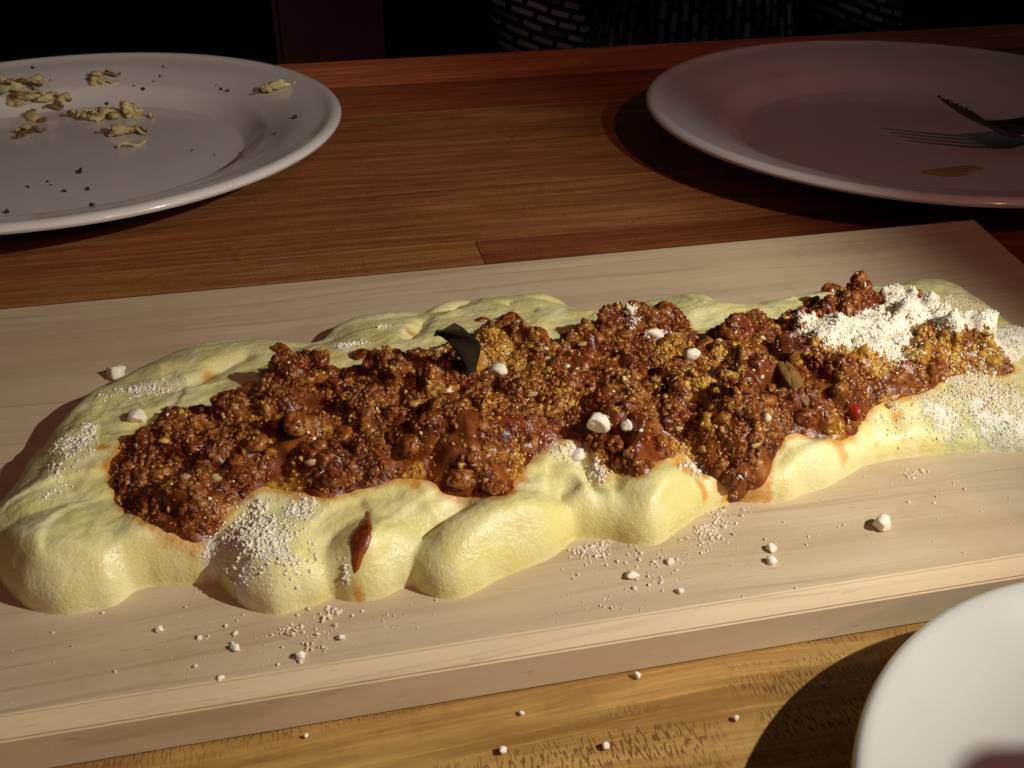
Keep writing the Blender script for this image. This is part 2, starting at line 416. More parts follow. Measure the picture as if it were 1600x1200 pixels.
# ------------------------------------------------------------------ polenta: a spooned mound
GX = np.arange(-.150, .285, .0005); GY = np.arange(.150, .345, .0005)
X, Y = np.meshgrid(GX, GY, indexing='ij')
NEAR = [(-14, 850), (0, 893), (25, 930), (70, 952), (130, 953), (178, 940), (208, 918), (250, 912), (300, 908), (343, 908), (360, 925), (395, 945),
        (440, 952), (490, 941), (520, 927), (560, 936), (610, 922), (645, 905), (665, 920), (700, 934), (740, 917), (800, 890), (860, 865),
        (898, 838), (940, 838), (980, 845), (1020, 848), (1050, 826), (1090, 801), (1145, 778), (1190, 781), (1250, 770), (1310, 746), (1350, 726),
        (1400, 713), (1460, 706), (1520, 701), (1580, 703), (1640, 690)]
FAR = [(1680, 600), (1625, 545), (1580, 500), (1500, 441), (1440, 437), (1390, 446), (1330, 450), (1240, 462), (1150, 480), (1085, 457), (1030, 462), (970, 478),
       (915, 486), (860, 463), (800, 458), (740, 463), (690, 478), (640, 488), (560, 488), (520, 512), (480, 528), (400, 522), (330, 527), (260, 548),
       (200, 583), (150, 612), (100, 660), (50, 715), (10, 775)]
pol_poly = smooth_poly([at(px, py, BT)[:2] for px, py in NEAR]+[at(px, py, BT+.006)[:2] for px, py in FAR], 4)
Dp = sdf(pol_poly, X, Y)
Dw = Dp+.0024*fbm(X, Y, 170, 3, 3)*(Dp < .004)
HT = .0125+.0035*fbm(X, Y, 45, 21, 3)
far_side = np.clip((Y-.262-.10*(X-.05))/.05, 0, 1)
HT = HT*(1-.42*far_side)*np.clip(1.0-.5*np.clip((X-.16)/.1, 0, 1), .5, 1)
RR = .0135
tt = np.clip(Dw/RR, 0, 1)
Hp = HT*np.sqrt(np.maximum(1-(1-tt)**2, 0))
def smax(a, b, k):
    h = np.clip(.5+.5*(a-b)/k, 0, 1)
    return b+(a-b)*h+k*h*(1-h)
lobes = [  # pixel of the lobe's middle, half length and half width (m), height, turn
    (95, 850, .025, .020, .0150, .5), (240, 835, .020, .016, .0130, .2), (425, 850, .020, .015, .0132, .3), (585, 850, .0135, .013, .0135, .3),
    (770, 815, .024, .0125, .0140, .28), (925, 775, .009, .013, .0125, .2), (1030, 760, .014, .017, .0130, .5), (1130, 730, .012, .012, .011, .1), (1275, 715, .020, .0120, .0105, .3),
    (1425, 662, .014, .012, .0085, .3), (1545, 650, .020, .014, .0075, .2), (300, 580, .030, .013, .0105, .25), (600, 505, .022, .008, .0085, .1), (700, 480, .010, .007, .0085, .1),
    (845, 472, .015, .006, .0085, -.2), (900, 478, .009, .006, .0075, -.3), (1105, 475, .016, .008, .0085, -.3), (1180, 475, .014, .007, .0080, .1), (1455, 452, .013, .009, .0085, 0.), (170, 640, .018, .018, .011, .6)]
for px, py, a, b, hh, rot in lobes:
    c = at(px, py, BT+hh*.7); dx, dy = X-c[0], Y-c[1]
    u = dx*math.cos(rot)+dy*math.sin(rot); v = -dx*math.sin(rot)+dy*math.cos(rot)
    q = 1-(u/a)**2-(v/b)**2
    cap = np.where(q > 0, hh*np.sqrt(np.maximum(q, 0)), -.004)
    Hp = np.where((q > -.3) & (Dp > 0), smax(Hp*.93, np.minimum(cap, Hp*.93+.0045), .0006), Hp*.93 if False else Hp)
# creases where one spoonful folds against the next
def crease(pts, width, depth):
    P = np.array([at(px, py, BT+.010)[:2] for px, py in pts]); D = np.full(X.shape, 1e9)
    for a, b in zip(P[:-1], P[1:]):
        e = b-a; t = np.clip(((X-a[0])*e[0]+(Y-a[1])*e[1])/(e@e), 0, 1)
        D = np.minimum(D, np.hypot(X-a[0]-t*e[0], Y-a[1]-t*e[1]))
    return depth*np.exp(-(D/width)**2)
for pts, wd, dp in [([(905, 715), (925, 755), (965, 800), (1000, 845)], .0016, .0050), ([(655, 915), (648, 870), (665, 825), (720, 790)], .0022, .0050), ([(893, 845), (900, 800), (895, 760)], .0018, .003),
                    ([(525, 935), (518, 900)], .0018, .003), ([(350, 915), (335, 880)], .0022, .0022), ([(212, 915), (205, 880)], .002, .002),
                    ([(1145, 790), (1120, 745), (1090, 705)], .002, .004), ([(1375, 725), (1390, 690), (1400, 650)], .0022, .0030), ([(1490, 705), (1480, 670), (1500, 640)], .002, .003),
                    ([(660, 500), (640, 530)], .0018, .0045), ([(795, 470), (830, 485)], .0016, .003), ([(455, 530), (520, 520)], .005, .004), ([(1195, 785), (1190, 770)], .0018, .004),
                    ([(960, 485), (1000, 505)], .004, .003), ([(380, 555), (300, 600)], .0025, .003), ([(1215, 700), (1230, 730)], .002, .002)]:
    Hp = Hp-crease(pts, wd*1.15, dp*.62)*np.clip(Dp/.006, 0, 1)
Hp = blur(Hp, 5)
Hp = Hp+(.0017*fbm(X, Y, 115, 51, 4)+.0005*fbm(X, Y, 420, 61, 3))*(1-.55*far_side)*np.clip(Dp/.004, 0, 1)
Hp = np.where(Dw > 0, np.maximum(Hp, .0002), -.0016)

# sideways bulge so that the rim of the mound overhangs the board a little
Hs = blur(np.maximum(Hp, 0), 14)
gx, gy = np.gradient(Hs, .0005)
gl = np.hypot(gx, gy)+1e-6
tb = np.clip(np.maximum(Hp, 0)/.0095, 0, 1)
amt = .0016*(4*tb*(1-tb))*np.clip(gl/.55, 0, 1)
DX, DY = -gx/gl*amt, -gy/gl*amt

def relax(PX, PY, PZ, mask, it):
    """let the vertices of a steep rim spread evenly"""
    for _ in range(it):
        PX = PX+mask*(blur(PX, 1)-PX); PY = PY+mask*(blur(PY, 1)-PY); PZ = PZ+mask*(blur(PZ, 1)-PZ)
    return np.stack([PX, PY, PZ], 2)
def normals(P):
    a = np.gradient(P, axis=0); b = np.gradient(P, axis=1); n = np.cross(a, b)
    return n/(np.linalg.norm(n, axis=2, keepdims=True)+1e-12)
def grid_mesh(name, P, keep, attrs):
    """the kept part of a grid of points (nx,ny,3) as a mesh"""
    nx, ny = X.shape
    idx = np.arange(nx*ny).reshape(nx, ny)
    q = keep[:-1, :-1] & keep[1:, :-1] & keep[1:, 1:] & keep[:-1, 1:]
    F = np.stack([idx[:-1, :-1][q], idx[1:, :-1][q], idx[1:, 1:][q], idx[:-1, 1:][q]], 1)
    used = np.unique(F); rem = np.zeros(nx*ny, int); rem[used] = np.arange(len(used))
    me = np_mesh(name, P.reshape(-1, 3)[used], rem[F])
    for k, a in attrs.items(): attr(me, k, a.ravel()[used])
    return me
class Surf:
    """sight-line lookup: where does a pixel of the photograph meet this surface"""
    def __init__(s, P, keep, step=2):
        s.P = P; Q = P[::step, ::step]; K = keep[::step, ::step]; s.step = step
        nx, ny = K.shape; idx = np.arange(nx*ny).reshape(nx, ny)
        q = K[:-1, :-1] & K[1:, :-1] & K[1:, 1:] & K[:-1, 1:]
        F = np.stack([idx[:-1, :-1][q], idx[1:, :-1][q], idx[1:, 1:][q], idx[:-1, 1:][q]], 1)
        s.F = F; s.ny = ny
        s.t = BVHTree.FromPolygons([tuple(v) for v in Q.reshape(-1, 3)], [tuple(f) for f in F.tolist()])
    def hit(s, px, py):
        d = Vector(((px-800)/FPX*RT-(py-600)/FPX*UP+FW)).normalized()
        h = s.t.ray_cast(Vector((0, 0, CAM_H)), d)
        b = at(px, py, BT)
        if h[0] is None or h[0].z < BT-.0001: return b, b[:2]
        v = s.F[h[2]]; i, j = (v//s.ny)*s.step, (v % s.ny)*s.step
        p = np.array(h[0]); k = np.argmin(((s.P[i, j]-p)**2).sum(1))
        return p, np.array([X[i[k], j[k]], Y[i[k], j[k]]])
BOARD_P = np.stack([X, Y, np.full(X.shape, BT)], 2)
P_pol = relax(X+DX, Y+DY, BT+Hp, np.clip((.0045-np.abs(Dp-.0008))/.002, 0, 1), 22)
# belly: the lower flank swells out over the board, tucked in at its foot
N_pol = normals(np.stack([blur(P_pol[:, :, k], 8) for k in range(3)], 2))
hz = P_pol[:, :, 2]-BT
sw = np.clip(np.sin(np.pi*np.clip(hz/.0095, 0, 1)), 0, 1)*np.clip((.010-np.abs(Dp))/.005, 0, 1)*np.clip(1-N_pol[:, :, 2], 0, 1)
P_pol = P_pol+N_pol*np.array([1, 1, .25])*(sw*.0014)[:, :, None]
N_pol = normals(np.stack([blur(P_pol[:, :, k], 6) for k in range(3)], 2))
S_pol = Surf(P_pol, Dp > -.0024)

# ------------------------------------------------------------------ ragu: rough sauce over the polenta
RN = [(163, 735), (185, 790), (225, 818), (270, 845), (305, 852), (335, 838), (360, 800), (398, 768), (440, 768), (500, 779), (560, 765), (620, 752), (662, 752), (690, 772),
      (740, 783), (795, 776), (812, 745), (850, 705), (890, 685), (915, 700), (935, 728), (970, 745), (1010, 742), (1040, 715), (1070, 712), (1100, 745), (1135, 770), (1170, 778), (1200, 770), (1213, 715),
      (1240, 680), (1300, 692), (1340, 668), (1370, 632), (1420, 622), (1470, 598), (1515, 585), (1560, 590), (1592, 575)]
RF = [(1600, 545), (1560, 515), (1500, 488), (1440, 452), (1405, 443), (1350, 452), (1290, 462), (1225, 490), (1150, 500), (1110, 515), (1075, 485), (1030, 480), (950, 490), (900, 508), (850, 510),
      (790, 498), (740, 500), (690, 520), (620, 540), (545, 555), (490, 548), (440, 555), (390, 582), (340, 605), (250, 618), (195, 660), (168, 690)]
def zpol(x, y):
    i = np.clip(((np.asarray(x)-GX[0])/.0005).round().astype(int), 0, len(GX)-1); j = np.clip(((np.asarray(y)-GY[0])/.0005).round().astype(int), 0, len(GY)-1)
    return i, j
def on(px, py, S): return S.hit(px, py)[0]      # world point
def onp(px, py, S): return S.hit(px, py)[1]     # its place on the grid
rag_poly = smooth_poly([onp(px, py, S_pol) for px, py in RN]+[at(px, py, BT+.0175)[:2] for px, py in RF], 4)
Dr = sdf(rag_poly, X, Y)
Drw = Dr+.0022*fbm(X, Y, 190, 5, 3)
base = np.maximum(Hp, .0)
T = (.0052+.0030*fbm(X, Y, 60, 77, 3))*np.clip(1-(1-np.clip(Drw/.0085, 0, 1))**2, 0, 1)
Hr = base+T
def caps(H, base, n, r0, r1, h0, h1, seed, mask_d, asp=.45):
    r = np.random.default_rng(seed); ok = np.argwhere(Dr > mask_d)
    P = ok[r.integers(0, len(ok), n)]
    for (i, j) in P:
        a = r.uniform(r0, r1); b = a*r.uniform(1-asp, 1); hh = r.uniform(h0, h1); th = r.uniform(0, math.pi)
        k = int(a/.0005)+2
        s = (slice(max(i-k, 0), i+k), slice(max(j-k, 0), j+k))
        dx = X[s]-X[i, j]; dy = Y[s]-Y[i, j]
        u = dx*math.cos(th)+dy*math.sin(th); v = -dx*math.sin(th)+dy*math.cos(th)
        q = 1-(u/a)**2-(v/b)**2
        z = base[i, j]+hh*np.sqrt(np.maximum(q, 0))
        H[s] = np.where((q > 0), np.maximum(H[s], z), H[s])
    return H
b0 = Hr.copy()
Hr = caps(Hr, b0-.0008, 135, .0034, .0072, .0026, .0072, 1, .0056, .55)
b1 = blur(Hr, 2)
Hr = caps(Hr, b1-.0003, 800, .0016, .0034, .0006, .0018, 2, .0022)
# dark hollows between the lumps, and the higher heaps
for px, py, sg, dp in [(372, 605, .0038, .0085), (345, 590, .003, .006), (690, 598, .0032, .007), (520, 595, .0034, .007), (292, 722, .0030, .006), (900, 555, .003, .006), (1205, 575, .0034, .009), (1215, 545, .003, .007), (1210, 610, .0028, .007),
                       (430, 660, .0032, .006), (490, 650, .003, .006), (580, 560, .0028, .006), (640, 640, .003, .006), (1080, 640, .003, .006), (965, 690, .003, .005), (560, 700, .003, .004), (1340, 560, .003, .003), (660, 585, .003, .006), (300, 650, .0025, .004), (440, 725, .003, .004)]:
    c = at(px, py, BT+.017); Hr = Hr-dp*np.exp(-((X-c[0])**2+(Y-c[1])**2)/sg**2)*(Dr > 0)
for px, py, sg, up in [(440, 560, .006, .0045), (500, 560, .005, .004), (1290, 470, .010, .0050), (1350, 455, .006, .0045), (1045, 490, .009, .0040), (805, 505, .008, .0040), (560, 555, .006, .003), (740, 690, .012, .003), (1160, 660, .010, .004), (300, 780, .012, .003), (1590, 550, .004, .003), (640, 690, .01, .002)]:
    c = at(px, py, BT+.016); Hr = Hr+up*np.exp(-((X-c[0])**2+(Y-c[1])**2)/sg**2)*np.clip(Dr/.003, 0, 1)
b2 = blur(Hr, 1)
Hr = np.maximum(Hr, base+.0006*np.sqrt(np.clip(Drw/.002, 0, 1)))
Hr = np.where(Drw > 0, Hr, Hp-.0015)
Htop = np.where(Drw > 0, np.maximum(Hr, Hp), Hp)
tp_ = np.clip(Drw/.0075, 0, 1); tp_ = tp_*tp_*(3-2*tp_)
le_ = np.clip((X-(X[Drw > 0].min()))/.06, 0, 1); le_ = .42+.58*le_*le_*(3-2*le_)      # the heap starts low at its left end
T_r = np.where(Drw > 0, (Hr-Hp)*(.22+.78*tp_)*le_, Hr-Hp)
N_mix = N_pol*.55+np.array([0, 0, .45]); N_mix /= np.linalg.norm(N_mix, axis=2, keepdims=True)
P_rag = P_pol+N_mix*T_r[:, :, None]
m_ = np.clip((.0016-np.abs(Drw))/.0010, 0, 1)*.8
P_rag = relax(P_rag[:, :, 0], P_rag[:, :, 1], P_rag[:, :, 2], m_, 3)
P_top = np.where((Drw > 0)[:, :, None], P_rag, np.where((Dp > -.0004)[:, :, None], P_pol, BOARD_P))
P_top[:, :, 2] = np.maximum(P_top[:, :, 2], BT)
S_top = Surf(P_top, Dp > -.0020, 1)
gold_spots = [(770, 530, .0055, 1.), (800, 565, .005, 1.), (845, 580, .004, .8), (745, 560, .004, .7), (690, 545, .0045, .9), (1045, 548, .0045, 1.), (1100, 600, .0065, .8), (1075, 580, .005, .7), (1150, 590, .005, .7), (1330, 550, .006, .95), (1375, 562, .006, .95), (1290, 535, .005, .8), (1480, 545, .007, .7),
              (1440, 550, .006, .7), (1550, 550, .006, .7), (240, 640, .005, .8), (255, 625, .004, .9), (455, 765, .004, .95), (430, 770, .004, .8), (650, 748, .003, 1.), (812, 742, .0035, 1.), (1065, 710, .004, .9), (1310, 685, .004, .8), (1395, 640, .004, .9), (930, 720, .003, .9), (1110, 650, .003, .8),
              (1040, 620, .003, .7), (820, 540, .005, .5), (1130, 560, .005, .6), (640, 610, .005, .45), (560, 620, .006, .45), (530, 640, .005, .5), (600, 570, .005, .4), (470, 560, .004, .4), (870, 620, .008, .4), (970, 600, .009, .4), (1060, 530, .005, .6), (400, 650, .004, .5), (680, 620, .005, .5), (1180, 690, .003, .3), (1250, 560, .004, .5), (900, 520, .006, .45), (310, 690, .004, .3), (760, 640, .006, .4), (1420, 590, .005, .4)]
gold = np.zeros_like(X)
for px, py, s, a in gold_spots:
    c = onp(px, py, S_top); gold = np.maximum(gold, min(a*1.12, 1.0)*np.exp(-((X-c[0])**2+(Y-c[1])**2)/s**2))
edge = np.clip(1-Drw/.0022, 0, 1)
stain = np.clip(np.exp(-np.maximum(-Dr, 0)/.0024), 0, 1)*(Dr < .003)*.74
for px, py, s in [(560, 930, .0018), (470, 775, .003), (650, 760, .002), (815, 750, .0028), (1060, 725, .005), (1310, 692, .003), (1395, 648, .003), (940, 745, .003), (1100, 760, .002), (1200, 780, .002), (640, 520, .0025), (330, 590, .004), (160, 700, .003)]:
    c = onp(px, py, S_pol); stain = np.maximum(stain, .85*np.exp(-((X-c[0])**2+(Y-c[1])**2)/s**2))

dusty = np.zeros_like(X)
for px, py, sx, a in [(395, 830, 34, .9), (430, 850, 34, .7), (372, 905, 14, .9), (345, 850, 20, .9), (460, 800, 30, .6), (120, 690, 26, .75), (135, 670, 18, .6), (225, 610, 30, .6), (1560, 630, 60, .8), (1470, 640, 34, .7), (1590, 665, 45, .7), (1510, 600, 34, .8),
                      (540, 540, 20, .7), (930, 735, 12, .8), (900, 712, 12, .8), (1080, 730, 12, .5)]:
    c = onp(px, py, S_pol); e = onp(px+sx, py, S_pol); rr_ = max(np.hypot(e[0]-c[0], e[1]-c[1]), .001)
    dusty = np.maximum(dusty, a*np.exp(-((X-c[0])**2+(Y-c[1])**2)/rr_**2))

pol = tag(link('polenta', grid_mesh('polenta', P_pol, Dp > -.0024, {'stain': stain, 'dusty': dusty}), M_pol), 'long lumpy mound of soft yellow polenta spread along the maple board', 'polenta')
ragu = empty('meat_ragu', (0, 0, 0)); tag(ragu, 'dark glossy brown meat ragu spooned along the top of the polenta', 'ragu')
P_rag = relax(P_rag[:, :, 0], P_rag[:, :, 1], P_rag[:, :, 2], (Drw > -.001)*.55, 3)
P_top = np.where((Drw > 0)[:, :, None], P_rag, P_top); P_top[:, :, 2] = np.maximum(P_top[:, :, 2], BT)
link('sauce', grid_mesh('sauce', P_rag, Drw > -.0018, {'gold': gold, 'edge': edge, 'grain': .25+.6*(vnoise(X, Y, 600, 41)-.4)}), M_ragu, ragu)
def area_points(P, keep, n, r):
    """points spread evenly over the real surface, with normal and grid place"""
    a = P[1:, :-1]-P[:-1, :-1]; b = P[:-1, 1:]-P[:-1, :-1]; nn = np.cross(a, b); ar = np.linalg.norm(nn, axis=2)*keep[:-1, :-1]
    pr = (ar/ar.sum()).ravel(); k = r.choice(pr.size, n, p=pr); i, j = np.unravel_index(k, ar.shape)
    u, v = r.random((2, n, 1)); p = P[i, j]+a[i, j]*u+b[i, j]*v
    return p, nn[i, j]/(np.linalg.norm(nn[i, j], axis=1, keepdims=True)+1e-12), i, j
def mince(n, s0, s1, seed, lift):
    """minced meat a millimetre across, all over the sauce"""
    r = np.random.default_rng(seed)
    keep = (Drw > .0007) & (vnoise(X, Y, 170, 43)+.25*(vnoise(X, Y, 60, 44)-.5) > .30)
    p, nn, i, j = area_points(P_rag, keep, n, r)
    s_ = s0*(s1/s0)**(r.random(n)**1.5); s_ *= np.clip(.45+Drw[i, j]/.004, .45, 1)
    V, F = grains(p+nn*(s_*lift)[:, None], s_, seed+1, (.55, 1.5), ICO2)
    me = np_mesh('minced_grains', V, F); m = len(ICO2[0])
    attr(me, 'grain', np.repeat(r.uniform(.1, 1, n), m)); attr(me, 'gold', np.repeat(gold[i, j], m)); attr(me, 'edge', np.repeat(edge[i, j]*.4, m))
    o = link('minced_grains', me, M_ragu, ragu); o['kind'] = 'stuff'
mince(12500, .00050, .00135, 311, -.50)

# pieces of meat lying in the sauce
def lumpy(seed, V=ICO4[0], ncap=46, amp=.28, size=(1, 1, 1), fine=0):
    r = np.random.default_rng(seed); rad = np.full(len(V), .86)
    for lo, hi, n, am in ((.75, .93, ncap//3, amp), (.93, .985, ncap*2, amp*.5)):
        D = r.normal(size=(n, 3)); D /= np.linalg.norm(D, axis=1)[:, None]
        for d in D:
            c0 = r.uniform(lo, hi); q = np.clip((V@d-c0)/(1-c0), 0, 1)
            rad = np.maximum(rad, .86+am*r.uniform(.4, 1)*np.sqrt(q))
    if not fine: return V*rad[:, None]*np.array(size)
    G = np.zeros(len(V)); R = np.zeros(len(V)); D = r.normal(size=(fine, 3)); D /= np.linalg.norm(D, axis=1)[:, None]
    for d in D:
        c0 = r.uniform(.94, .985); q = .20*r.uniform(.5, 1)*np.sqrt(np.clip((V@d-c0)/(1-c0), 0, 1)); m = q > G
        R = np.where(m, r.uniform(.25, 1), R); G = np.where(m, q, G)
    return V*(rad+G)[:, None]*np.array(size), R
meat_me = []
for s in range(14):
    r = np.random.default_rng(100+s)
    v_, g_ = lumpy(200+s, ncap=36, amp=.34, size=(1, r.uniform(.55, .9), r.uniform(.45, .8)), fine=150)
    me = np_mesh('meat_chunk', v_*.0026, ICO4[1]); attr(me, 'grain', g_); me.materials.append(M_meat); meat_me.append(me)
def zs(x, y):
    i, j = zpol(x, y); return P_top[i, j, 2]
bumps = []
def put_chunk(p, r, sink, name='meat_chunk', me=None, mat=None):
    o = bpy.data.objects.new(name, me or meat_me[rng.integers(len(meat_me))]); C.objects.link(o); o.parent = ragu
    o.location = (p[0], p[1], p[2]+r*sink); o.scale = (r/.0028,)*3
    o.rotation_euler = (rng.uniform(-.5, .5), rng.uniform(-.5, .5), rng.uniform(0, 6.28))
    bumps.append((p[0], p[1], r, o.location.z)); return o
listed = [(440, 548, .0052), (500, 558, .0050), (465, 660, .0060), (400, 690, .0052), (590, 700, .0058), (330, 790, .0060), (250, 740, .0055), (720, 745, .0055), (770, 760, .0050), (640, 690, .006), (565, 555, .005), (1300, 455, .0060), (1350, 448, .0045), (1270, 475, .005),
          (1040, 485, .006), (990, 480, .0045), (800, 500, .0055), (755, 500, .004), (860, 640, .005), (1150, 740, .0065), (1180, 680, .006), (1260, 650, .0055), (1330, 650, .005), (1400, 590, .005), (1460, 570, .0055), (970, 720, .005), (1030, 690, .0045), (1590, 548, .0045), (1180, 510, .005), (1140, 515, .0045),
          (230, 680, .005), (200, 750, .0045), (300, 680, .005), (370, 745, .0055), (520, 745, .005), (820, 690, .0055), (480, 610, .005), (540, 680, .005), (1090, 560, .0045), (920, 600, .005)]
for px, py, r in listed:
    put_chunk(on(px, py, S_top), r*.62, -.12)
cand = np.argwhere(Dr > .0045); pts = []
for i, j in cand[rng.permutation(len(cand))]:
    x, y = X[i, j], Y[i, j]
    if all((x-a)**2+(y-b)**2 > .0042**2 for a, b in pts):
        pts.append((x, y)); put_chunk(P_top[i, j], rng.uniform(.0014, .0028), rng.uniform(-.55, .05))
        if len(pts) >= 110: break
for x, y, r_, z_ in bumps:      # the pieces stand above the sauce: grains and crumbs must lie on them
    i, j = zpol(x, y); k_ = int(r_/.0005)+3; s_ = (slice(max(i-k_, 0), i+k_), slice(max(j-k_, 0), j+k_))
    q_ = 1-((P_top[s_][:, :, 0]-x)**2+(P_top[s_][:, :, 1]-y)**2)/(r_*.9)**2
    P_top[s_][:, :, 2] = np.where(q_ > 0, np.maximum(P_top[s_][:, :, 2], z_+.62*r_*np.sqrt(np.maximum(q_, 0))), P_top[s_][:, :, 2])
S_top = Surf(P_top, Dp > -.0020, 1)
# vegetable pieces in the ragu
M_pep = mat_plain('soft_cooked_pepper', (.30, .16, .05), (.20, .095, .028), 500, .3, bump=.0008)
M_red = mat_plain('red_pepper', (.34, .022, .008), (.24, .014, .006), 400, .25, bump=.0005)
pp = on(1240, 600, S_top)
me = np_mesh('pepper_strip', lumpy(900, size=(.48, 1.25, .32), amp=.5)*.0058, ICO4[1]); o = link('pepper_strip', me, M_pep, ragu, (pp[0], pp[1], pp[2]+.0004)); o.rotation_euler = (.25, .5, .15)
o['label'] = 'olive brown strip of cooked pepper'
pp = on(1333, 645, S_top)
me = np_mesh('pepper_piece', lumpy(901, size=(.6, 1., .7), amp=.12)*.0030, ICO4[1]); o = link('pepper_piece', me, M_red, ragu, (pp[0], pp[1], pp[2]+.0006)); o.rotation_euler = (.3, 0, .3)
o['label'] = 'bright red pepper piece'

# sauce dribble running down the polenta
dr_poly = smooth_poly([onp(px, py, S_pol) for px, py in [(573, 792), (582, 815), (580, 848), (572, 880), (563, 910), (558, 926), (552, 900), (542, 872), (545, 848), (558, 822)]], 4)
Dd = sdf(dr_poly, X, Y)
Td = np.where(Dd > 0, .0001+.00022*np.sqrt(np.clip(Dd/.0022, 0, 1))+.00025*fbm(X, Y, 700, 91, 2), -.0009)
P_d = P_pol+N_pol*Td[:, :, None]
P_d = relax(P_d[:, :, 0], P_d[:, :, 1], P_d[:, :, 2], np.clip((.0014-np.abs(Dd))/.001, 0, 1)*.7, 2)
me = grid_mesh('sauce_dribble', P_d, Dd > -.0015, {'edge': np.clip(1-Dd/.0013, 0, 1)})
k = NT('red_orange_sauce'); p_ = k.obj()
c_ = k.mix(k.fr(k.noise(p_, 500, 4, .7), .4, .65), (.115, .018, .005), (.22, .042, .008))
k.set(Base_Color=k.mix(k.math('MULTIPLY', k.att('edge'), .8), c_, (.46, .14, .012)), Roughness=.32, Subsurface_Weight=.2, Subsurface_Radius=(.002, .0007, .0003), Subsurface_Scale=1.0)
k.set(Normal=k.bump(k.noise(p_, 1100, 3, .6), .0003, .6)); M_drip = k.m
tag(link('sauce_dribble', me, M_drip), 'narrow red orange dribble of sauce running down the near side of the polenta', 'sauce')

# ------------------------------------------------------------------ bay leaf stuck upright in the ragu
b0p = on(728, 585, S_top)
U_ = np.array([-.20, .06, .97]); U_ /= np.linalg.norm(U_)
A_ = np.array([.62, -.66, .28]); A_ -= U_*(A_@U_); A_ /= np.linalg.norm(A_)
N_ = np.cross(U_, A_)
V = []; nu, nv = 28, 14
Lh, Wd = .0185, .0040
for i in range(nu+1):
    s = i/nu
    wl = Wd*(.30+.70*min(s/.75, 1)); wr = Wd*(.30+.70*min(s/.55, 1))
    if s > .9: wr *= 1-.35*(s-.9)/.1
    if .60 < s < .69: wl *= .45
    if s > .69: wl *= 1.0+.07*math.sin(s*70)
    for j in range(nv+1):
        t = j/nv*2-1
        wv = (wr if t > 0 else wl)*t
        sag = .0042*(t*t)-.0075*(s-.35)**2*4*.5+.0007*math.sin(9*s+4*t)
        tipdrop = -.0040*max(0, s-.75)/.25*max(0, -t)
        V.append(b0p-U_*.0015+U_*(s*Lh+tipdrop)+A_*wv+N_*sag+np.array([0, 0, 0]))
V = np.array(V); nrow = nv+1
F = [(i*nrow+j, i*nrow+j+1, (i+1)*nrow+j+1, (i+1)*nrow+j) for i in range(nu) for j in range(nv)]
nV = len(V); V2 = np.vstack([V, V-N_*.0004]); F2 = F+[(a+nV, d+nV, c+nV, b+nV) for a, b, c, d in F]
def rim(a, b): F2.append((a, b, b+nV, a+nV))
for j in range(nv): rim(j+1, j); rim(nu*nrow+j, nu*nrow+j+1)
for i in range(nu): rim(i*nrow, (i+1)*nrow); rim((i+1)*nrow+nv, i*nrow+nv)
leaf = tag(link('bay_leaf', np_mesh('bay_leaf', V2, F2), M_leaf), 'blackish curled bay leaf standing upright in the ragu', 'leaf')
mid = []
for i in range(nu+1): mid.append(V[i*nrow+nv//2]+N_*.0003)
mv, mf = [], []
for i, c in enumerate(mid):
    for k in range(5):
        a = k/5*2*math.pi; mv.append(c+(A_*math.cos(a)+N_*math.sin(a))*.00045*(1.3-i/nu))
for i in range(nu):
    for k in range(5): mf.append((i*5+k, i*5+(k+1) % 5, (i+1)*5+(k+1) % 5, (i+1)*5+k))
link('midrib', np_mesh('midrib', mv, mf), M_leaf, leaf)

# ------------------------------------------------------------------ grated cheese
def surf_points(px, py, sx, sy, n, r):
    c = onp(px, py, S_top); e = onp(px+sx, py, S_top)
    # a patch on the surface: spread in world metres, sized after the patch's look
    mx = np.clip(np.linalg.norm(e-c), .001, sx*.00032); my = mx*sy/sx*1.25
    q = r.normal(size=(n, 2))*np.array([mx, my])*.55
    a = .19
    x = c[0]+q[:, 0]*math.cos(a)-q[:, 1]*math.sin(a); y = c[1]+q[:, 0]*math.sin(a)+q[:, 1]*math.cos(a)
    return np.stack([x, y], 1)
def lay(xy, s, lift=.25):
    u = np.clip((xy[:, 0]-GX[0])/.0005, 0, len(GX)-1.001); v = np.clip((xy[:, 1]-GY[0])/.0005, 0, len(GY)-1.001)
    i = u.astype(int); j = v.astype(int); fu = (u-i)[:, None]; fv = (v-j)[:, None]
    p = (P_top[i, j]*(1-fu)+P_top[i+1, j]*fu)*(1-fv)+(P_top[i, j+1]*(1-fu)+P_top[i+1, j+1]*fu)*fv
    p[:, 2] += s*lift
    return p
def dust(name, label, patches, mat, s0, s1, seed, cat='grated cheese', only=None, flat=False):
    r = np.random.default_rng(seed); PS = []; SS = []
    for px, py, sx, sy, n in patches:
        xy = surf_points(px, py, sx, sy, int(n*GN), r)
        i, j = zpol(xy[:, 0], xy[:, 1])
        xy = xy[vnoise(xy[:, 0], xy[:, 1], 420, 5) > r.uniform(.12, .75, len(xy))]; i, j = zpol(xy[:, 0], xy[:, 1])
        if only == 'board': xy = xy[(Dp[i, j] < -.0003) & (xy[:, 1] > YN+.004) & (xy[:, 1] < YF-.004)]
        if only == 'food': xy = xy[Dp[i, j] > .0005]
        s = GS*s0*(s1*1.35/s0)**(r.random(len(xy))**3.2)
        PS.append(lay(xy, s)); SS.append(s)
    V, F = grains(np.vstack(PS), np.concatenate(SS), seed)
    return tag(link(name, np_mesh(name, V, F, False), mat), label, cat, kind='stuff')

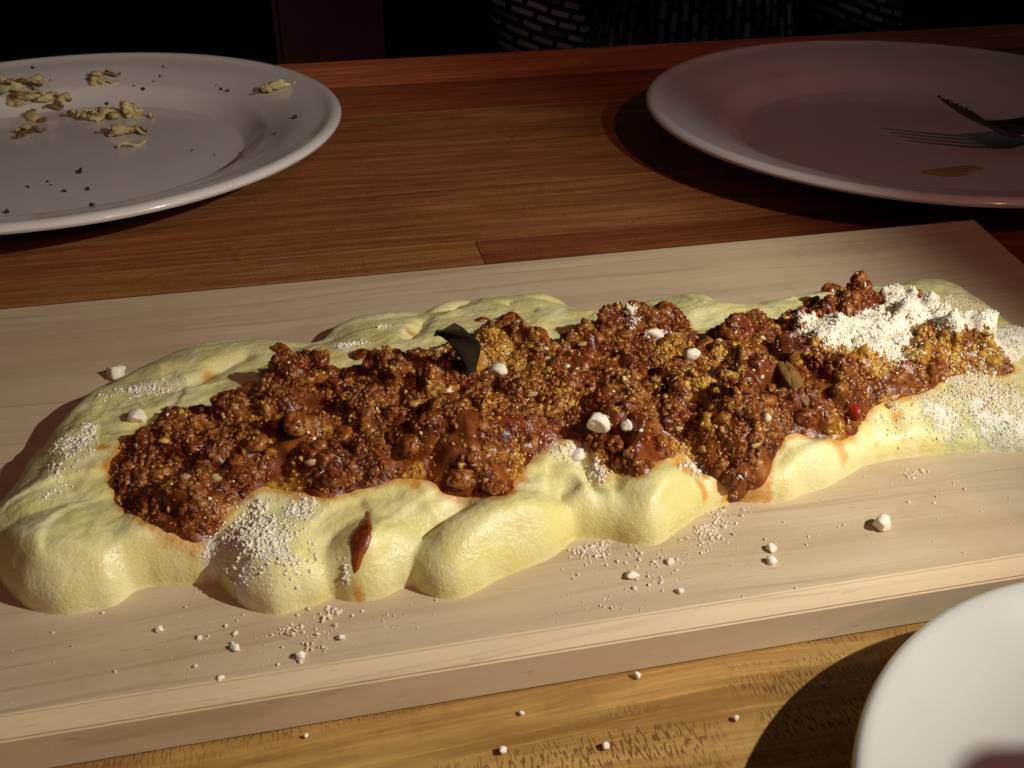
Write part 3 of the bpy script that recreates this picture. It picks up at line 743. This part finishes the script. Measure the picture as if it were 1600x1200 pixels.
# the thick white heap at the right-hand end: a loose mound with grains on it
heap_poly = smooth_poly([onp(px, py, S_top) for px, py in [(1238, 510), (1280, 498), (1330, 502), (1375, 475), (1395, 448), (1430, 470), (1480, 478), (1530, 490), (1580, 512), (1612, 530), (1600, 555), (1555, 545), (1520, 530), (1485, 522), (1440, 512), (1415, 535), (1400, 558), (1375, 545), (1320, 538), (1275, 528)]], 3)
Dh = sdf(heap_poly, X, Y); Dhw = Dh+.0035*fbm(X, Y, 330, 8, 4)
Zt = P_top[:, :, 2]; sm = blur(Zt, 6)
Th = np.maximum(sm-Zt, 0)*.9+.0032*np.sqrt(np.clip(Dhw/.006, 0, 1))*(.9+1.1*fbm(X, Y, 110, 15, 3))+.0008*fbm(X, Y, 520, 33, 4)
P_h = P_top.copy(); P_h[:, :, 2] += np.where(Dhw > 0, Th, -.002)
me_h = grid_mesh('heap', P_h, Dhw > -.0008, {})
nV = len(me_h.vertices); hv = np.zeros(nV*3, np.float32); me_h.vertices.foreach_get('co', hv); hv = hv.reshape(-1, 3)
hf = np.zeros(len(me_h.polygons)*4, np.int32); me_h.loops.foreach_get('vertex_index', hf); hf = hf.reshape(-1, 4)
r = np.random.default_rng(44); c = np.argwhere(Dhw > -.0004); c = c[r.integers(0, len(c), 4200)]
s = .00016*(3.2)**(r.random(len(c))**2.6)
P = P_h[c[:, 0], c[:, 1]].copy(); P[:, 2] = np.maximum(P[:, 2], Zt[c[:, 0], c[:, 1]])+s*.3
gv, gf = grains(P, s, 45)
tri = np.vstack([hf[:, [0, 1, 2]], hf[:, [0, 2, 3]]])
tag(link('grated_cheese', np_mesh('grated_cheese', np.vstack([hv, gv]), np.vstack([tri, gf+nV]), True), M_white),
    'thick white heap of finely grated cheese at the right end of the ragu', 'grated cheese', kind='stuff')
P_top[:, :, 2] = np.maximum(P_top[:, :, 2], P_h[:, :, 2])
S_top = Surf(P_top, Dp > -.0020, 1)

GS = .52; GN = 3.2
dust('grated_cheese', 'loose white cheese dusted over the polenta at its near left', [(395, 830, 45, 45, 700), (430, 850, 55, 40, 500), (372, 905, 16, 10, 260), (345, 850, 20, 25, 260), (460, 800, 40, 20, 240), (410, 800, 30, 18, 200), (538, 905, 7, 9, 60)], M_white, .00022, .0008, 61, only='food')
dust('grated_cheese', 'pale cheese dusted on the sloping left end of the polenta', [(120, 690, 26, 36, 420), (135, 670, 18, 20, 220), (225, 610, 45, 22, 260), (90, 740, 20, 30, 60), (72, 775, 6, 5, 30)], M_white, .0002, .0007, 62, only='food')
dust('grated_cheese', 'fine cheese dusted over the polenta at its near right end', [(1560, 630, 55, 45, 1500), (1470, 640, 40, 30, 650), (1520, 600, 50, 20, 500), (1590, 660, 40, 35, 500), (1400, 660, 40, 22, 140), (1430, 690, 60, 15, 60)], M_cream, .0002, .00065, 63, only='food')
dust('grated_cheese', 'white cheese scattered around the heap at the right end', [(1290, 530, 40, 14, 160), (1400, 550, 50, 16, 260), (1460, 540, 50, 20, 300), (1540, 560, 40, 20, 260), (1400, 455, 40, 12, 120), (1500, 480, 50, 12, 160), (1580, 525, 30, 14, 160), (1240, 515, 20, 10, 60)], M_white, .0002, .00062, 65, only='food')
dust('grated_cheese', 'small white cheese patches along the far and near rims of the ragu', [(543, 538, 24, 8, 260), (985, 497, 18, 16, 220), (688, 548, 14, 14, 130), (1030, 525, 18, 6, 130), (930, 735, 12, 22, 160), (900, 715, 9, 10, 90), (1080, 730, 14, 10, 90), (600, 510, 8, 5, 40), (1250, 490, 14, 8, 80), (1490, 470, 22, 10, 120), (870, 700, 14, 12, 90)], M_white, .0002, .0008, 64, only='food')
# cheese soaked with oil and sauce all over the ragu
r = np.random.default_rng(70)
wgt = (Dr > .0006)*(Dhw < -.0006)*(np.clip(gold*1.15+1.0*(vnoise(X, Y, 260, 71)-.5), 0, 1)**1.6*5+.12*(vnoise(X, Y, 120, 71) > .6)+.02); wgt = (wgt/wgt.sum()).ravel()
def scatter(n, s0, s1, mat, label, seed, wgt):
    r = np.random.default_rng(seed); k = r.choice(X.size, n, p=wgt); i, j = np.unravel_index(k, X.shape)
    s = s0*(s1/s0)**(r.random(n)**1.8)
    P = lay(np.column_stack([X[i, j], Y[i, j]])+r.uniform(-.00025, .00025, (n, 2)), s, .1)
    V, F = grains(P, s, seed+1); tag(link('cheese_grains', np_mesh('cheese_grains', V, F, True), mat), label, 'grated cheese', kind='stuff')
scatter(3800, .00018, .00075, M_gold, 'golden oil soaked cheese grains strewn over the ragu', 72, wgt)
w2 = (Dr > .0006)*(Dhw < -.0004)*(.3+1.0*(vnoise(X, Y, 95, 75) > .5)); w2 = (w2/w2.sum()).ravel()
scatter(4500, .00018, .00065, M_tan, 'brown sauce soaked cheese grains sunk in the ragu', 73, w2)
scatter(110, .0004, .0009, M_cream, 'scattered pale cream cheese grains on the ragu', 74, w2)

# on the board
GN = 2.2; GS = .60
dust('cheese_crumbs', 'white drift of cheese crumbs on the board beside the middle of the polenta', [(1105, 822, 38, 24, 620), (1085, 845, 60, 35, 260), (1140, 800, 30, 14, 160)], M_boardcrumb, .00016, .0006, 81, 'crumbs', 'board')
dust('cheese_crumbs', 'small cheese drift on the board below the fold in the polenta', [(920, 860, 26, 11, 330), (950, 865, 60, 22, 170), (1000, 890, 80, 30, 110), (980, 930, 110, 25, 50)], M_boardcrumb, .00016, .00065, 82, 'crumbs', 'board')
dust('cheese_crumbs', 'scattered cheese crumbs on the board in front of the sauce dribble', [(470, 1000, 70, 34, 70), (520, 960, 25, 12, 60), (350, 985, 90, 40, 25), (600, 970, 90, 30, 30), (470, 1020, 40, 16, 30), (450, 985, 22, 10, 25)], M_boardcrumb, .00018, .00085, 83, 'crumbs', 'board')
dust('cheese_crumbs', 'sparse cheese crumbs on the board in front of its right end', [(1420, 738, 24, 14, 70), (1500, 760, 90, 30, 30), (1250, 840, 120, 40, 35), (1450, 800, 90, 40, 20)], M_boardcrumb, .00016, .0006, 84, 'crumbs', 'board')
r = np.random.default_rng(88); xy = np.column_stack([r.uniform(-.1, .24, 170), r.uniform(YN+.004, .2, 170)]); i, j = zpol(xy[:, 0], xy[:, 1]); xy = xy[Dp[i, j] < -.001]
s = .00012*(3.5)**(r.random(len(xy))**2); V, F = grains(lay(xy, s), s, 89)
tag(link('cheese_crumbs', np_mesh('cheese_crumbs', V, F, False), M_boardcrumb), 'tiny stray cheese specks all along the near strip of the board', 'crumbs', kind='stuff')

# the crumbs one can pick out one by one
def crumb(px, py, size, mat, label, seed, plane=None, elong=1.0, lift=.45, group=None, tint=None):
    p = on(px, py, S_top) if plane is None else at(px, py, plane)
    z = p[2] if plane is None else plane
    r = np.random.default_rng(seed)
    V = ICO3[0]*np.array([elong, 1, .75]); nn = r.normal(size=(9, 3)); nn /= np.linalg.norm(nn, axis=1)[:, None]
    for d_ in nn:           # broken faces
        c_ = r.uniform(.48, .85); e_ = V@d_-c_; V = V-np.maximum(e_, 0)[:, None]*d_*.93
    V = V*(1+r.normal(size=(len(V), 1))*.06)+.07*np.column_stack([fbm(V[:, 0]+V[:, 2], V[:, 1], 2.5, seed+q_, 3) for q_ in range(3)])*2
    V = V*.92
    me = np_mesh('cheese_crumb', V*size, ICO3[1], True)
    o = link('cheese_crumb', me, mat); o.location = (p[0], p[1], z+size*lift); o.rotation_euler = (r.uniform(-.4, .4), r.uniform(-.4, .4), r.uniform(0, 6.28) if elong == 1 else .2)
    return tag(o, label, 'cheese crumb', group)
crumb(1378, 826, .0029, M_white, 'largest white cheese crumb, alone on the bare board at right', 301, BT, 1.1, .55)
crumb(1205, 860, .0014, M_white, 'upper crumb of the close pair on the board under the ragu tongue', 302, BT, 1, .5)
crumb(1204, 880, .0014, M_white, 'lower crumb of the close pair on the board under the ragu tongue', 303, BT, 1, .5)
crumb(180, 588, .0036, M_white, 'oblong white crumb perched on the far left rim of the polenta', 304, None, 1.35, .3)
crumb(216, 655, .0028, M_white, 'white crumb beside a golden patch at the left end of the ragu', 305, None, 1., .35)
crumb(778, 585, .0029, M_white, 'white crumb in the middle of the ragu right of the bay leaf', 306, None, 1.3, .35)
crumb(1082, 561, .0026, M_white, 'white crumb on the golden patch right of the ragu middle', 307, None, 1., .5)
crumb(934, 670, .0034, M_white, 'big white crumb near the front rim of the ragu above the fold', 308, None, 1.1, .5)
crumb(977, 672, .0022, M_white, 'thin upright white flake just right of the big front crumb', 309, None, .7, .7)
crumb(902, 713, .0024, M_white, 'white crumb on the polenta at the top of the fold', 310, None, 1., .2)
crumb(1025, 526, .0024, M_white, 'long white flake lying on the far half of the ragu', 311, None, 2.0, .35)
crumb(984, 488, .0022, M_white, 'white crumb on the highest far lump of the ragu middle', 312, None, 1., .3)
crumb(250, 985, .0010, M_white, 'tiny crumb alone on the board in front of the left lobe', 313, BT, 1, .5)
crumb(368, 1015, .0012, M_white, 'leftmost big crumb of the scatter in front of the red dribble', 314, BT, 1, .5)
crumb(468, 1028, .0013, M_white, 'frontmost big crumb of the scatter in front of the red dribble', 315, BT, 1, .5)
crumb(345, 1062, .0009, M_white, 'crumb on the near sloping edge of the board at left', 316, BT-.0005, 1, .5)
crumb(532, 998, .0010, M_white, 'crumb at the right of the scatter in front of the dribble', 317, BT, 1, .5)
crumb(988, 902, .0014, M_white, 'flaky white crumb on the board midway between both cheese drifts', 318, BT, 1.4, .5)
crumb(1062, 925, .0010, M_white, 'round crumb on the board close to its sloping near edge', 319, BT, 1, .5)
crumb(1046, 880, .0011, M_white, 'crumb on the board just in front of the larger cheese drift', 320, BT, 1, .5)
for n, (px, py, sz, lab) in enumerate([(815, 1115, .0007, 'middle crumb of the three in a row on the near table'), (947, 1168, .0010, 'crumb on the table at the bottom, right of the others'), (785, 1174, .0010, 'crumb on the table at the very bottom edge of the view'),
                                       (995, 1057, .0010, 'crumb on the table close against the front of the board'), (1150, 1124, .0008, 'crumb on the table nearest to the small plate'), (478, 1151, .0006, 'crumb on the table in front of the left part of the board')]):
    crumb(px, py, sz, M_white, lab, 330+n, .0003, 1, .5)
for n, (px, py) in enumerate([(255, 690), (290, 748), (335, 748), (388, 602), (486, 725), (500, 548), (425, 690), (855, 563), (830, 618), (1040, 622), (1030, 598), (1178, 698), (1140, 710), (1125, 535), (910, 540), (720, 728), (390, 600), (1060, 672), (1228, 498), (1390, 635), (270, 640)]):
    p = on(px, py, S_top); r = np.random.default_rng(500+n)
    me = np_mesh('cheese_lump', (lumpy(500+n, ICO2[0], 10, .8, (1.2, .9, .6))*(1+r.normal(size=(len(ICO2[0]), 1))*.16))*r.uniform(.0008, .0013), ICO2[1])
    o = link('cheese_lump', me, M_lump if n % 3 else M_gold, ragu, (p[0], p[1], p[2]+.0004))

# ------------------------------------------------------------------ plates
def lathe(prof, n=128):
    prof = np.array(prof); V = []; F = []
    for k in range(n):
        a = 2*math.pi*k/n
        for r_, z_ in prof: V.append((r_*math.cos(a), r_*math.sin(a), z_))
    m = len(prof)
    for k in range(n):
        for i in range(m-1):
            F.append((k*m+i, k*m+i+1, ((k+1) % n)*m+i+1, ((k+1) % n)*m+i))
    return V, F
def profile(R, rim, scale_rim=1.0):
    s = R/.135
    key_ = [(0, .0042), (.045*s, .0042), (.080*s, .0044), (.0865*s, .0055), (.0925*s, .0095), (.0965*s, .0128), (.101*s, .0147), (.113*s, rim-.0042), (.125*s, rim-.0018), (R-.0056, rim-.0003), (R-.0036, rim),
            (R-.0018, rim-.0004), (R-.0007, rim-.0013), (R-.0004, rim-.0022), (R-.0010, rim-.0032), (R-.0026, rim-.0040), (.120*s, rim-.0070), (.100*s, .0085), (.088*s, .0022), (.083*s, .0004), (.080*s, .0004), (.079*s, .0020), (.045*s, .0022), (0, .0022)]
    P = np.array(key_); out = [P[0]]
    for i in range(len(P)-1):
        p0 = P[max(i-1, 0)]; p1 = P[i]; p2 = P[i+1]; p3 = P[min(i+2, len(P)-1)]
        for t in (.34, .67, 1.):
            out.append(.5*(2*p1+(-p0+p2)*t+(2*p0-5*p1+4*p2-p3)*t*t+(-p0+3*p1-3*p2+p3)*t**3))
    out = np.array(out); out[:, 0] = np.maximum(out[:, 0], 0)
    return out[::-1]
PL = np.array([-.1097, .5252]); PR = np.array([.3063, .4633]); PN = np.array([.1455, .0693])
RIM = .0232
V, F = lathe(profile(.135, RIM)); me = np_mesh('dinner_plate', V, F); me.materials.append(M_plate)
tag(link('dinner_plate', me, None, None, (PL[0], PL[1], .0004)), 'large white plate at far left with scraps of food left on it', 'plate')
tag(link('dinner_plate', me, None, None, (PR[0], PR[1], .0004)), 'large white plate at far right in shade with a fork on it', 'plate')
cp = [(0, .0052), (.02, .0054), (.036, .0068), (.048, .0098), (.058, .0142), (.066, .0190), (.0690, .0210), (.0706, .0217), (.0718, .0212), (.0723, .0200), (.0716, .0187), (.066, .0152), (.056, .0098), (.046, .0050), (.041, .0024), (.039, .0004), (.037, .0004), (.0355, .0020), (0, .0024)]
V, F = lathe(cp[::-1]); me = np_mesh('side_plate', V, F)
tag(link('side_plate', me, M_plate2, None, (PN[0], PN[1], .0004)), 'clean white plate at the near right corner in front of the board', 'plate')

def plate_z(d, R=.135):
    pr = profile(R, RIM)[::-1]; up = pr[:list(pr[:, 1]).index(pr[:, 1].max())+1]
    return .0004+np.interp(d, up[:, 0], up[:, 1])
def on_plate(px, py, c):
    z = .03
    for _ in range(300):
        p = at(px, py, z)
        if z <= plate_z(np.hypot(p[0]-c[0], p[1]-c[1])): break
        z -= .0001
    return at(px, py, z)

# scraps on the left plate
M_scrap_y = mat_plain('wilted_pale_shred', (.66, .60, .30), (.54, .44, .18), 260, .28, bump=.0004)
M_scrap_b = mat_plain('browned_scrap', (.16, .06, .022), (.28, .13, .05), 300, .4, bump=.0004)
M_speck = mat_plain('black_pepper', (.02, .012, .008), (.05, .025, .012), 400, .7)
def strip(p, length, width, yaw, bend, r):
    n = 8; V = []; F = []
    c = np.array(p, float)
    d = yaw; pt = c.copy(); step = length/n
    for i in range(n+1):
        t = i/n; wv = width*(math.sin(math.pi*(.12+.76*t)))
        nrm = np.array([-math.sin(d), math.cos(d), 0])
        zz = .0012*math.sin(math.pi*t*2+r.uniform(0, .4))+.0012
        tilt = np.array([0, 0, wv*r.uniform(-.3, .6)])
        V += [pt+nrm*wv+tilt+[0, 0, zz+.0005], pt+[0, 0, zz+.0011], pt-nrm*wv+[0, 0, zz+.0003], pt+[0, 0, zz-.0004]]
        pt = pt+np.array([math.cos(d), math.sin(d), 0])*step; d += bend/n
    for i in range(n):
        for k in range(4): F.append((i*4+k, i*4+(k+1) % 4, (i+1)*4+(k+1) % 4, (i+1)*4+k))
    F.append((0, 1, 2, 3)); F.append((n*4+3, n*4+2, n*4+1, n*4))
    return V, F
def scrap(px, py, sx, sy, ny, nb, label, seed, name='food_scrap', h=.003):
    """a soft wilted heap of pale pieces with browned bits, on the left plate"""
    r = np.random.default_rng(seed); c = on_plate(px, py, PL)
    root = empty(name, tuple(c)); tag(root, label, 'food scrap')
    for nm, n, mat in (('pale_piece', ny, M_scrap_y), ('browned_bit', nb, M_scrap_b)):
        for q in range(n):
            dx, dy = r.normal()*sx*.42, r.normal()*sy*.42
            x, y = c[0]+dx, c[1]+dy; z = plate_z(np.hypot(x-PL[0], y-PL[1]))-c[2]
            up = h*max(0, 1-(dx/sx)**2-(dy/sy)**2)*r.uniform(0, 1)
            if r.random() < .3:
                V, F = strip((dx, dy, z+up), r.uniform(.004, .010), r.uniform(.0008, .0018), r.uniform(-.8, .9), r.normal()*.6, r)
            else:
                big = nm == 'pale_piece'
                V = lumpy(seed*7+q, ICO3[0], 12, .7, (1.3, .8, .55))@np.array(Matrix.Rotation(r.uniform(0, 6.28), 3, 'Z'))
                V = np.array(V)@np.array(Matrix.Rotation(r.normal()*.5, 3, 'X'))*(r.uniform(.0018, .0042) if big else r.uniform(.0009, .0022))+np.array([dx, dy, z+.0013+up*(1 if big else 1.15)]); F = [tuple(f) for f in ICO3[1]]
            me = bpy.data.meshes.new(nm); me.from_pydata([tuple(v) for v in V], [], F); me.polygons.foreach_set('use_smooth', np.ones(len(me.polygons), bool)); me.update()
            link(nm, me, mat, root)
    return root
scrap(48, 165, .020, .014, 16, 12, 'biggest heap of wilted yellowish scraps and browned bits on the left plate', 401, h=.011)
scrap(150, 186, .026, .008, 14, 14, 'long low strew of pale and brown scraps right of the biggest heap', 402)
scrap(205, 182, .008, .006, 5, 3, 'pale clump at the right end of the long strew', 403)
scrap(146, 128, .009, .006, 6, 3, 'yellowish clump with brown top on the far rim of the left plate', 404, h=.006)
scrap(38, 212, .006, .009, 3, 5, 'upright brown and pale clump at the near side of the biggest heap', 405)
scrap(416, 145, .010, .004, 5, 4, 'pale and brown clump alone on the right rim of the left plate', 406)
scrap(180, 212, .014, .006, 6, 5, 'small scraps lying nearest the middle of the left plate', 407)
scrap(6, 138, .009, .005, 4, 2, 'glossy pale clump at the far left rim, cut by the view', 408)
V, F = strip((0, 0, 0), .014, .0013, .25, .3, np.random.default_rng(3)); c = on_plate(185, 234, PL)
me = bpy.data.meshes.new('food_shred'); me.from_pydata([tuple(v) for v in V], [], F); me.update()
o = link('food_shred', me, M_scrap_y, None, tuple(c)); tag(o, 'single straight pale shred on the flat of the left plate', 'food scrap')
P = []; S = []
r = np.random.default_rng(9)
for px, py, s_ in [(51, 107, .0016), (125, 270, .0020), (101, 300, .0014), (137, 297, .0013), (44, 293, .0013), (224, 140, .0014), (210, 135, .0009), (346, 140, .0012), (356, 143, .0012), (338, 134, .0008), (167, 163, .0014), (12, 333, .0012), (250, 120, .0008), (240, 128, .0008), (144, 322, .001), (75, 285, .0008),
                   (300, 236, .0007), (335, 243, .0008), (375, 240, .0006), (80, 290, .001), (430, 210, .0012), (462, 185, .0012), (255, 105, .001)]:
    P.append(on_plate(px, py, PL)+np.array([0, 0, s_*.3])); S.append(s_)
V, F = grains(P, S, 77, (.5, 1.3)); tag(link('pepper_specks', np_mesh('pepper_specks', V, F, False), M_speck), 'dark specks of pepper dotted over the left plate', 'pepper', kind='stuff')

# oil left on the right plate
c = on_plate(1490, 268, PR)
k = NT('yellow_oil'); k.set(Base_Color=(.92, .72, .30, 1), Roughness=.05, Transmission_Weight=.95, IOR=1.3); M_oil = k.m
r = np.random.default_rng(12); V = []; F = []
for a_ in range(48):
    th = a_/48*2*math.pi; rr = 1+.22*math.sin(2*th+1)+.15*math.sin(3*th)
    for q, hz in ((1., 0), (.93, .0007), (.7, .0012), (.35, .0014)): V.append((.013*rr*q*math.cos(th), .007*rr*q*math.sin(th), hz*.6))
V.append((0, 0, .00085))
for a_ in range(48):
    b_ = (a_+1) % 48
    for q in range(3): F.append((a_*4+q, b_*4+q, b_*4+q+1, a_*4+q+1))
    F.append((a_*4+3, b_*4+3, 192))
me = bpy.data.meshes.new('oil_puddle'); me.from_pydata(V, [], F); me.polygons.foreach_set('use_smooth', np.ones(len(me.polygons), bool)); me.update()
tag(link('oil_puddle', me, M_oil, None, (c[0], c[1], c[2]+.0001)), 'small yellow puddle of oil on the near part of the right plate', 'oil')

# fork on the right plate, its tines curving up
def tube(path, rad, nseg=8):
    path = np.array(path, float); V = []; F = []
    for i, p in enumerate(path):
        t = path[min(i+1, len(path)-1)]-path[max(i-1, 0)]; t /= np.linalg.norm(t)
        a = np.cross(t, [0, 0, 1.]); a = a/np.linalg.norm(a) if np.linalg.norm(a) > 1e-6 else np.array([1., 0, 0]); b = np.cross(a, t)
        rx, rz = rad[i] if isinstance(rad[i], tuple) else (rad[i], rad[i])
        for k_ in range(nseg):
            th = k_/nseg*2*math.pi; V.append(p+a*math.cos(th)*rx+b*math.sin(th)*rz)
    for i in range(len(path)-1):
        for k_ in range(nseg): F.append((i*nseg+k_, i*nseg+(k_+1) % nseg, (i+1)*nseg+(k_+1) % nseg, (i+1)*nseg+k_))
    n = len(path)-1
    F2 = [tuple(range(nseg))[::-1], tuple(n*nseg+q for q in range(nseg))]
    me = bpy.data.meshes.new('part'); me.from_pydata([tuple(v) for v in V], [], F+F2); me.polygons.foreach_set('use_smooth', np.ones(len(me.polygons), bool)); me.update()
    return me
tip = at(1487, 163, .030); root_ = at(1556, 212, .012)
fork = empty('fork', (root_[0], root_[1], root_[2])); tag(fork, 'dark shaded steel fork resting on the right plate with its tines raised', 'fork')
fork.rotation_euler = (0, 0, math.atan2(tip[1]-root_[1], tip[0]-root_[0]))
dist = np.hypot(tip[0]-root_[0], tip[1]-root_[1])
for q in range(4):
    yy = (q-1.5)*.0062
    me = tube([(-.004+t*(dist+.004), yy*(1+.12*t), .0025+t**1.35*.0165) for t in np.linspace(0, 1, 10)], [(.0018-.0011*t, .0012-.0005*t) for t in np.linspace(0, 1, 10)]); me.name = 'tine'
    link('tine', me, M_steel, fork)
me = tube([(-.002, 0, .0032), (-.010, 0, .0022), (-.020, 0, .0030), (-.030, 0, .0062), (-.040, 0, .0105)], [(.0125, .0024), (.0132, .0028), (.0112, .0028), (.0068, .0026), (.0046, .0026)], 14); me.name = 'fork_head'; link('fork_head', me, M_steel, fork)
me = tube([(-.038, 0, .010), (-.060, 0, .0155), (-.090, 0, .018), (-.125, 0, .0165), (-.142, 0, .0155)], [(.0042, .0022), (.0038, .0022), (.0050, .0022), (.0085, .0022), (.0050, .0018)], 12); me.name = 'handle'; link('handle', me, M_steel, fork)

# ------------------------------------------------------------------ unseen blocker added out of view to cast shade on the near plate
M_blocker = mat_plain('blocker_dark', (.03, .018, .012), (.05, .03, .02), 40, .35)
q_ = at(1529, 1164, .012)+.029*np.array([.55, -.84, 0]); L_ = np.array(key.location)
p_ = q_+(L_-q_)*(.136-.012)/(L_[2]-.012)
V, F = lathe([(0, .0004), (.024, .0004), (.026, .003), (.024, .02), (.019, .05), (.018, .085), (.021, .108), (.010, .113), (.0118, .125), (.0122, .136), (.009, .147), (.006, .150), (0, .1505)], 48)
tag(link('shadow_blocker', np_mesh('shadow_blocker', V, F), M_blocker, None, (p_[0], p_[1], 0)), 'unseen dark blocker added to cast shade on the near plate', 'shadow blocker')

# ------------------------------------------------------------------ beyond the table: a chair back and a seated person in a dash print
def box_part(name, x0, x1, y0, y1, z0, z1, mat, parent, bev=.006):
    bm = bmesh.new(); bmesh.ops.create_cube(bm, size=1)
    for v in bm.verts: v.co = Vector(((v.co.x+.5)*(x1-x0)+x0, (v.co.y+.5)*(y1-y0)+y0, (v.co.z+.5)*(z1-z0)+z0))
    bmesh.ops.bevel(bm, geom=bm.edges[:], offset=bev, segments=3, affect='EDGES')
    return link(name, bm_mesh(name, bm), mat, parent)
a = atY(430, 60, 1.05); b = atY(600, 60, 1.05)
ch = empty('chair', ((a[0]+b[0])/2, 1.05, FLOOR_Z)); tag(ch, 'dim brown chair with a plain upright back beyond the far edge of the table', 'chair')
hw = (b[0]-a[0])/2
box_part('backrest', -hw, hw, -.012, .012, .46, 1.02, M_chair, ch)
box_part('seat', -.2, .2, .0, .42, .42, .455, M_chair, ch)
for sx in (-1, 1):
    box_part('leg', sx*.17-.02, sx*.17+.02, .02, .06, 0, .42, M_chair, ch)
    box_part('leg', sx*.17-.02, sx*.17+.02, .36, .40, 0, .42, M_chair, ch)

def skin(name, verts, edges, rads, sub=2, root=0):
    me = bpy.data.meshes.new(name); me.from_pydata([tuple(v) for v in verts], edges, [])
    o = bpy.data.objects.new(name, me); C.objects.link(o)
    md = o.modifiers.new('s', 'SKIN'); md.use_smooth_shade = True
    lay_ = me.skin_vertices[0].data
    for i, rr in enumerate(rads): lay_[i].radius = rr if isinstance(rr, tuple) else (rr, rr)
    lay_[root].use_root = True
    ss = o.modifiers.new('u', 'SUBSURF'); ss.levels = sub; ss.render_levels = sub
    dg = bpy.context.evaluated_depsgraph_get(); dg.update()
    m2 = bpy.data.meshes.new_from_object(o.evaluated_get(dg)); bpy.data.objects.remove(o); m2.name = name
    m2.polygons.foreach_set('use_smooth', np.ones(len(m2.polygons), bool))
    return m2
tc = atY(1085, 20, 1.16)           # belly of the person
ps = empty('person', (tc[0], tc[1], FLOOR_Z)); tag(ps, 'person in dark clothing printed with pale dashes, seated in shadow across the table', 'person')
bz = -FLOOR_Z
Vb = [(0, 0, .50), (0, -.005, .66), (0, -.01, .80), (0, 0, .95), (0, .01, 1.02), (0, -.01, 1.11), (0, -.02, 1.20),
      (-.15, 0, .97), (-.205, -.02, .78), (-.19, -.10, .60), (-.14, -.18, .56), (.15, 0, .97), (.19, .02, .78), (.17, -.08, .60), (.12, -.16, .56),
      (-.09, -.05, .50), (-.10, -.40, .49), (-.10, -.38, .10), (-.10, -.46, .03), (.09, -.05, .50), (.10, -.40, .49), (.10, -.38, .10), (.10, -.46, .03)]
Eb = [(0, 1), (1, 2), (2, 3), (3, 4), (4, 5), (5, 6), (3, 7), (7, 8), (8, 9), (9, 10), (3, 11), (11, 12), (12, 13), (13, 14), (0, 15), (15, 16), (16, 17), (17, 18), (0, 19), (19, 20), (20, 21), (21, 22)]
Rb = [.12, (.105, .085), (.105, .085), (.12, .085), .05, .06, .085, .055, .042, .034, .026, .055, .042, .034, .026, .085, .06, .045, .03, .085, .06, .045, .03]
link('body', skin('body', Vb, Eb, Rb), M_skin, ps)
# printed top: trunk and sleeves, and the skirt
def clothe(name, vi, ei, rads, ax_of):
    me = skin(name, [Vb[i] for i in vi], ei, rads)
    n = len(me.vertices); co = np.zeros(n*3, np.float32); me.vertices.foreach_get('co', co); co = co.reshape(-1, 3)
    uv = ax_of(co); at_ = me.attributes.new('uvw', 'FLOAT_VECTOR', 'POINT'); at_.data.foreach_set('vector', uv.astype(np.float32).ravel())
    return link(name, me, M_print, ps)
clothe('dress', [0, 1, 2, 3, 15, 16, 19, 20], [(0, 1), (1, 2), (2, 3), (0, 4), (4, 5), (0, 6), (6, 7)], [.13, (.115, .095), (.115, .095), (.13, .095), .095, .07, .095, .07],
       lambda c: np.column_stack([c[:, 2], np.arctan2(c[:, 1]-.05, c[:, 0])*.12, c[:, 0]*0]))
for s_, ids in ((-1, [7, 8, 9]), (1, [11, 12, 13])):
    clothe('sleeve', ids, [(0, 1), (1, 2)], [.066, .060, .05], lambda c: np.column_stack([c[:, 0]*.95-c[:, 2]*.3, c[:, 2]*.95+c[:, 0]*.3, c[:, 0]*0]))
hv_, hf_ = ICO3
me = np_mesh('hair', hv_*np.array([.092, .10, .115])+np.array([0, .018, 1.215]), hf_); link('hair', me, M_hair, ps)
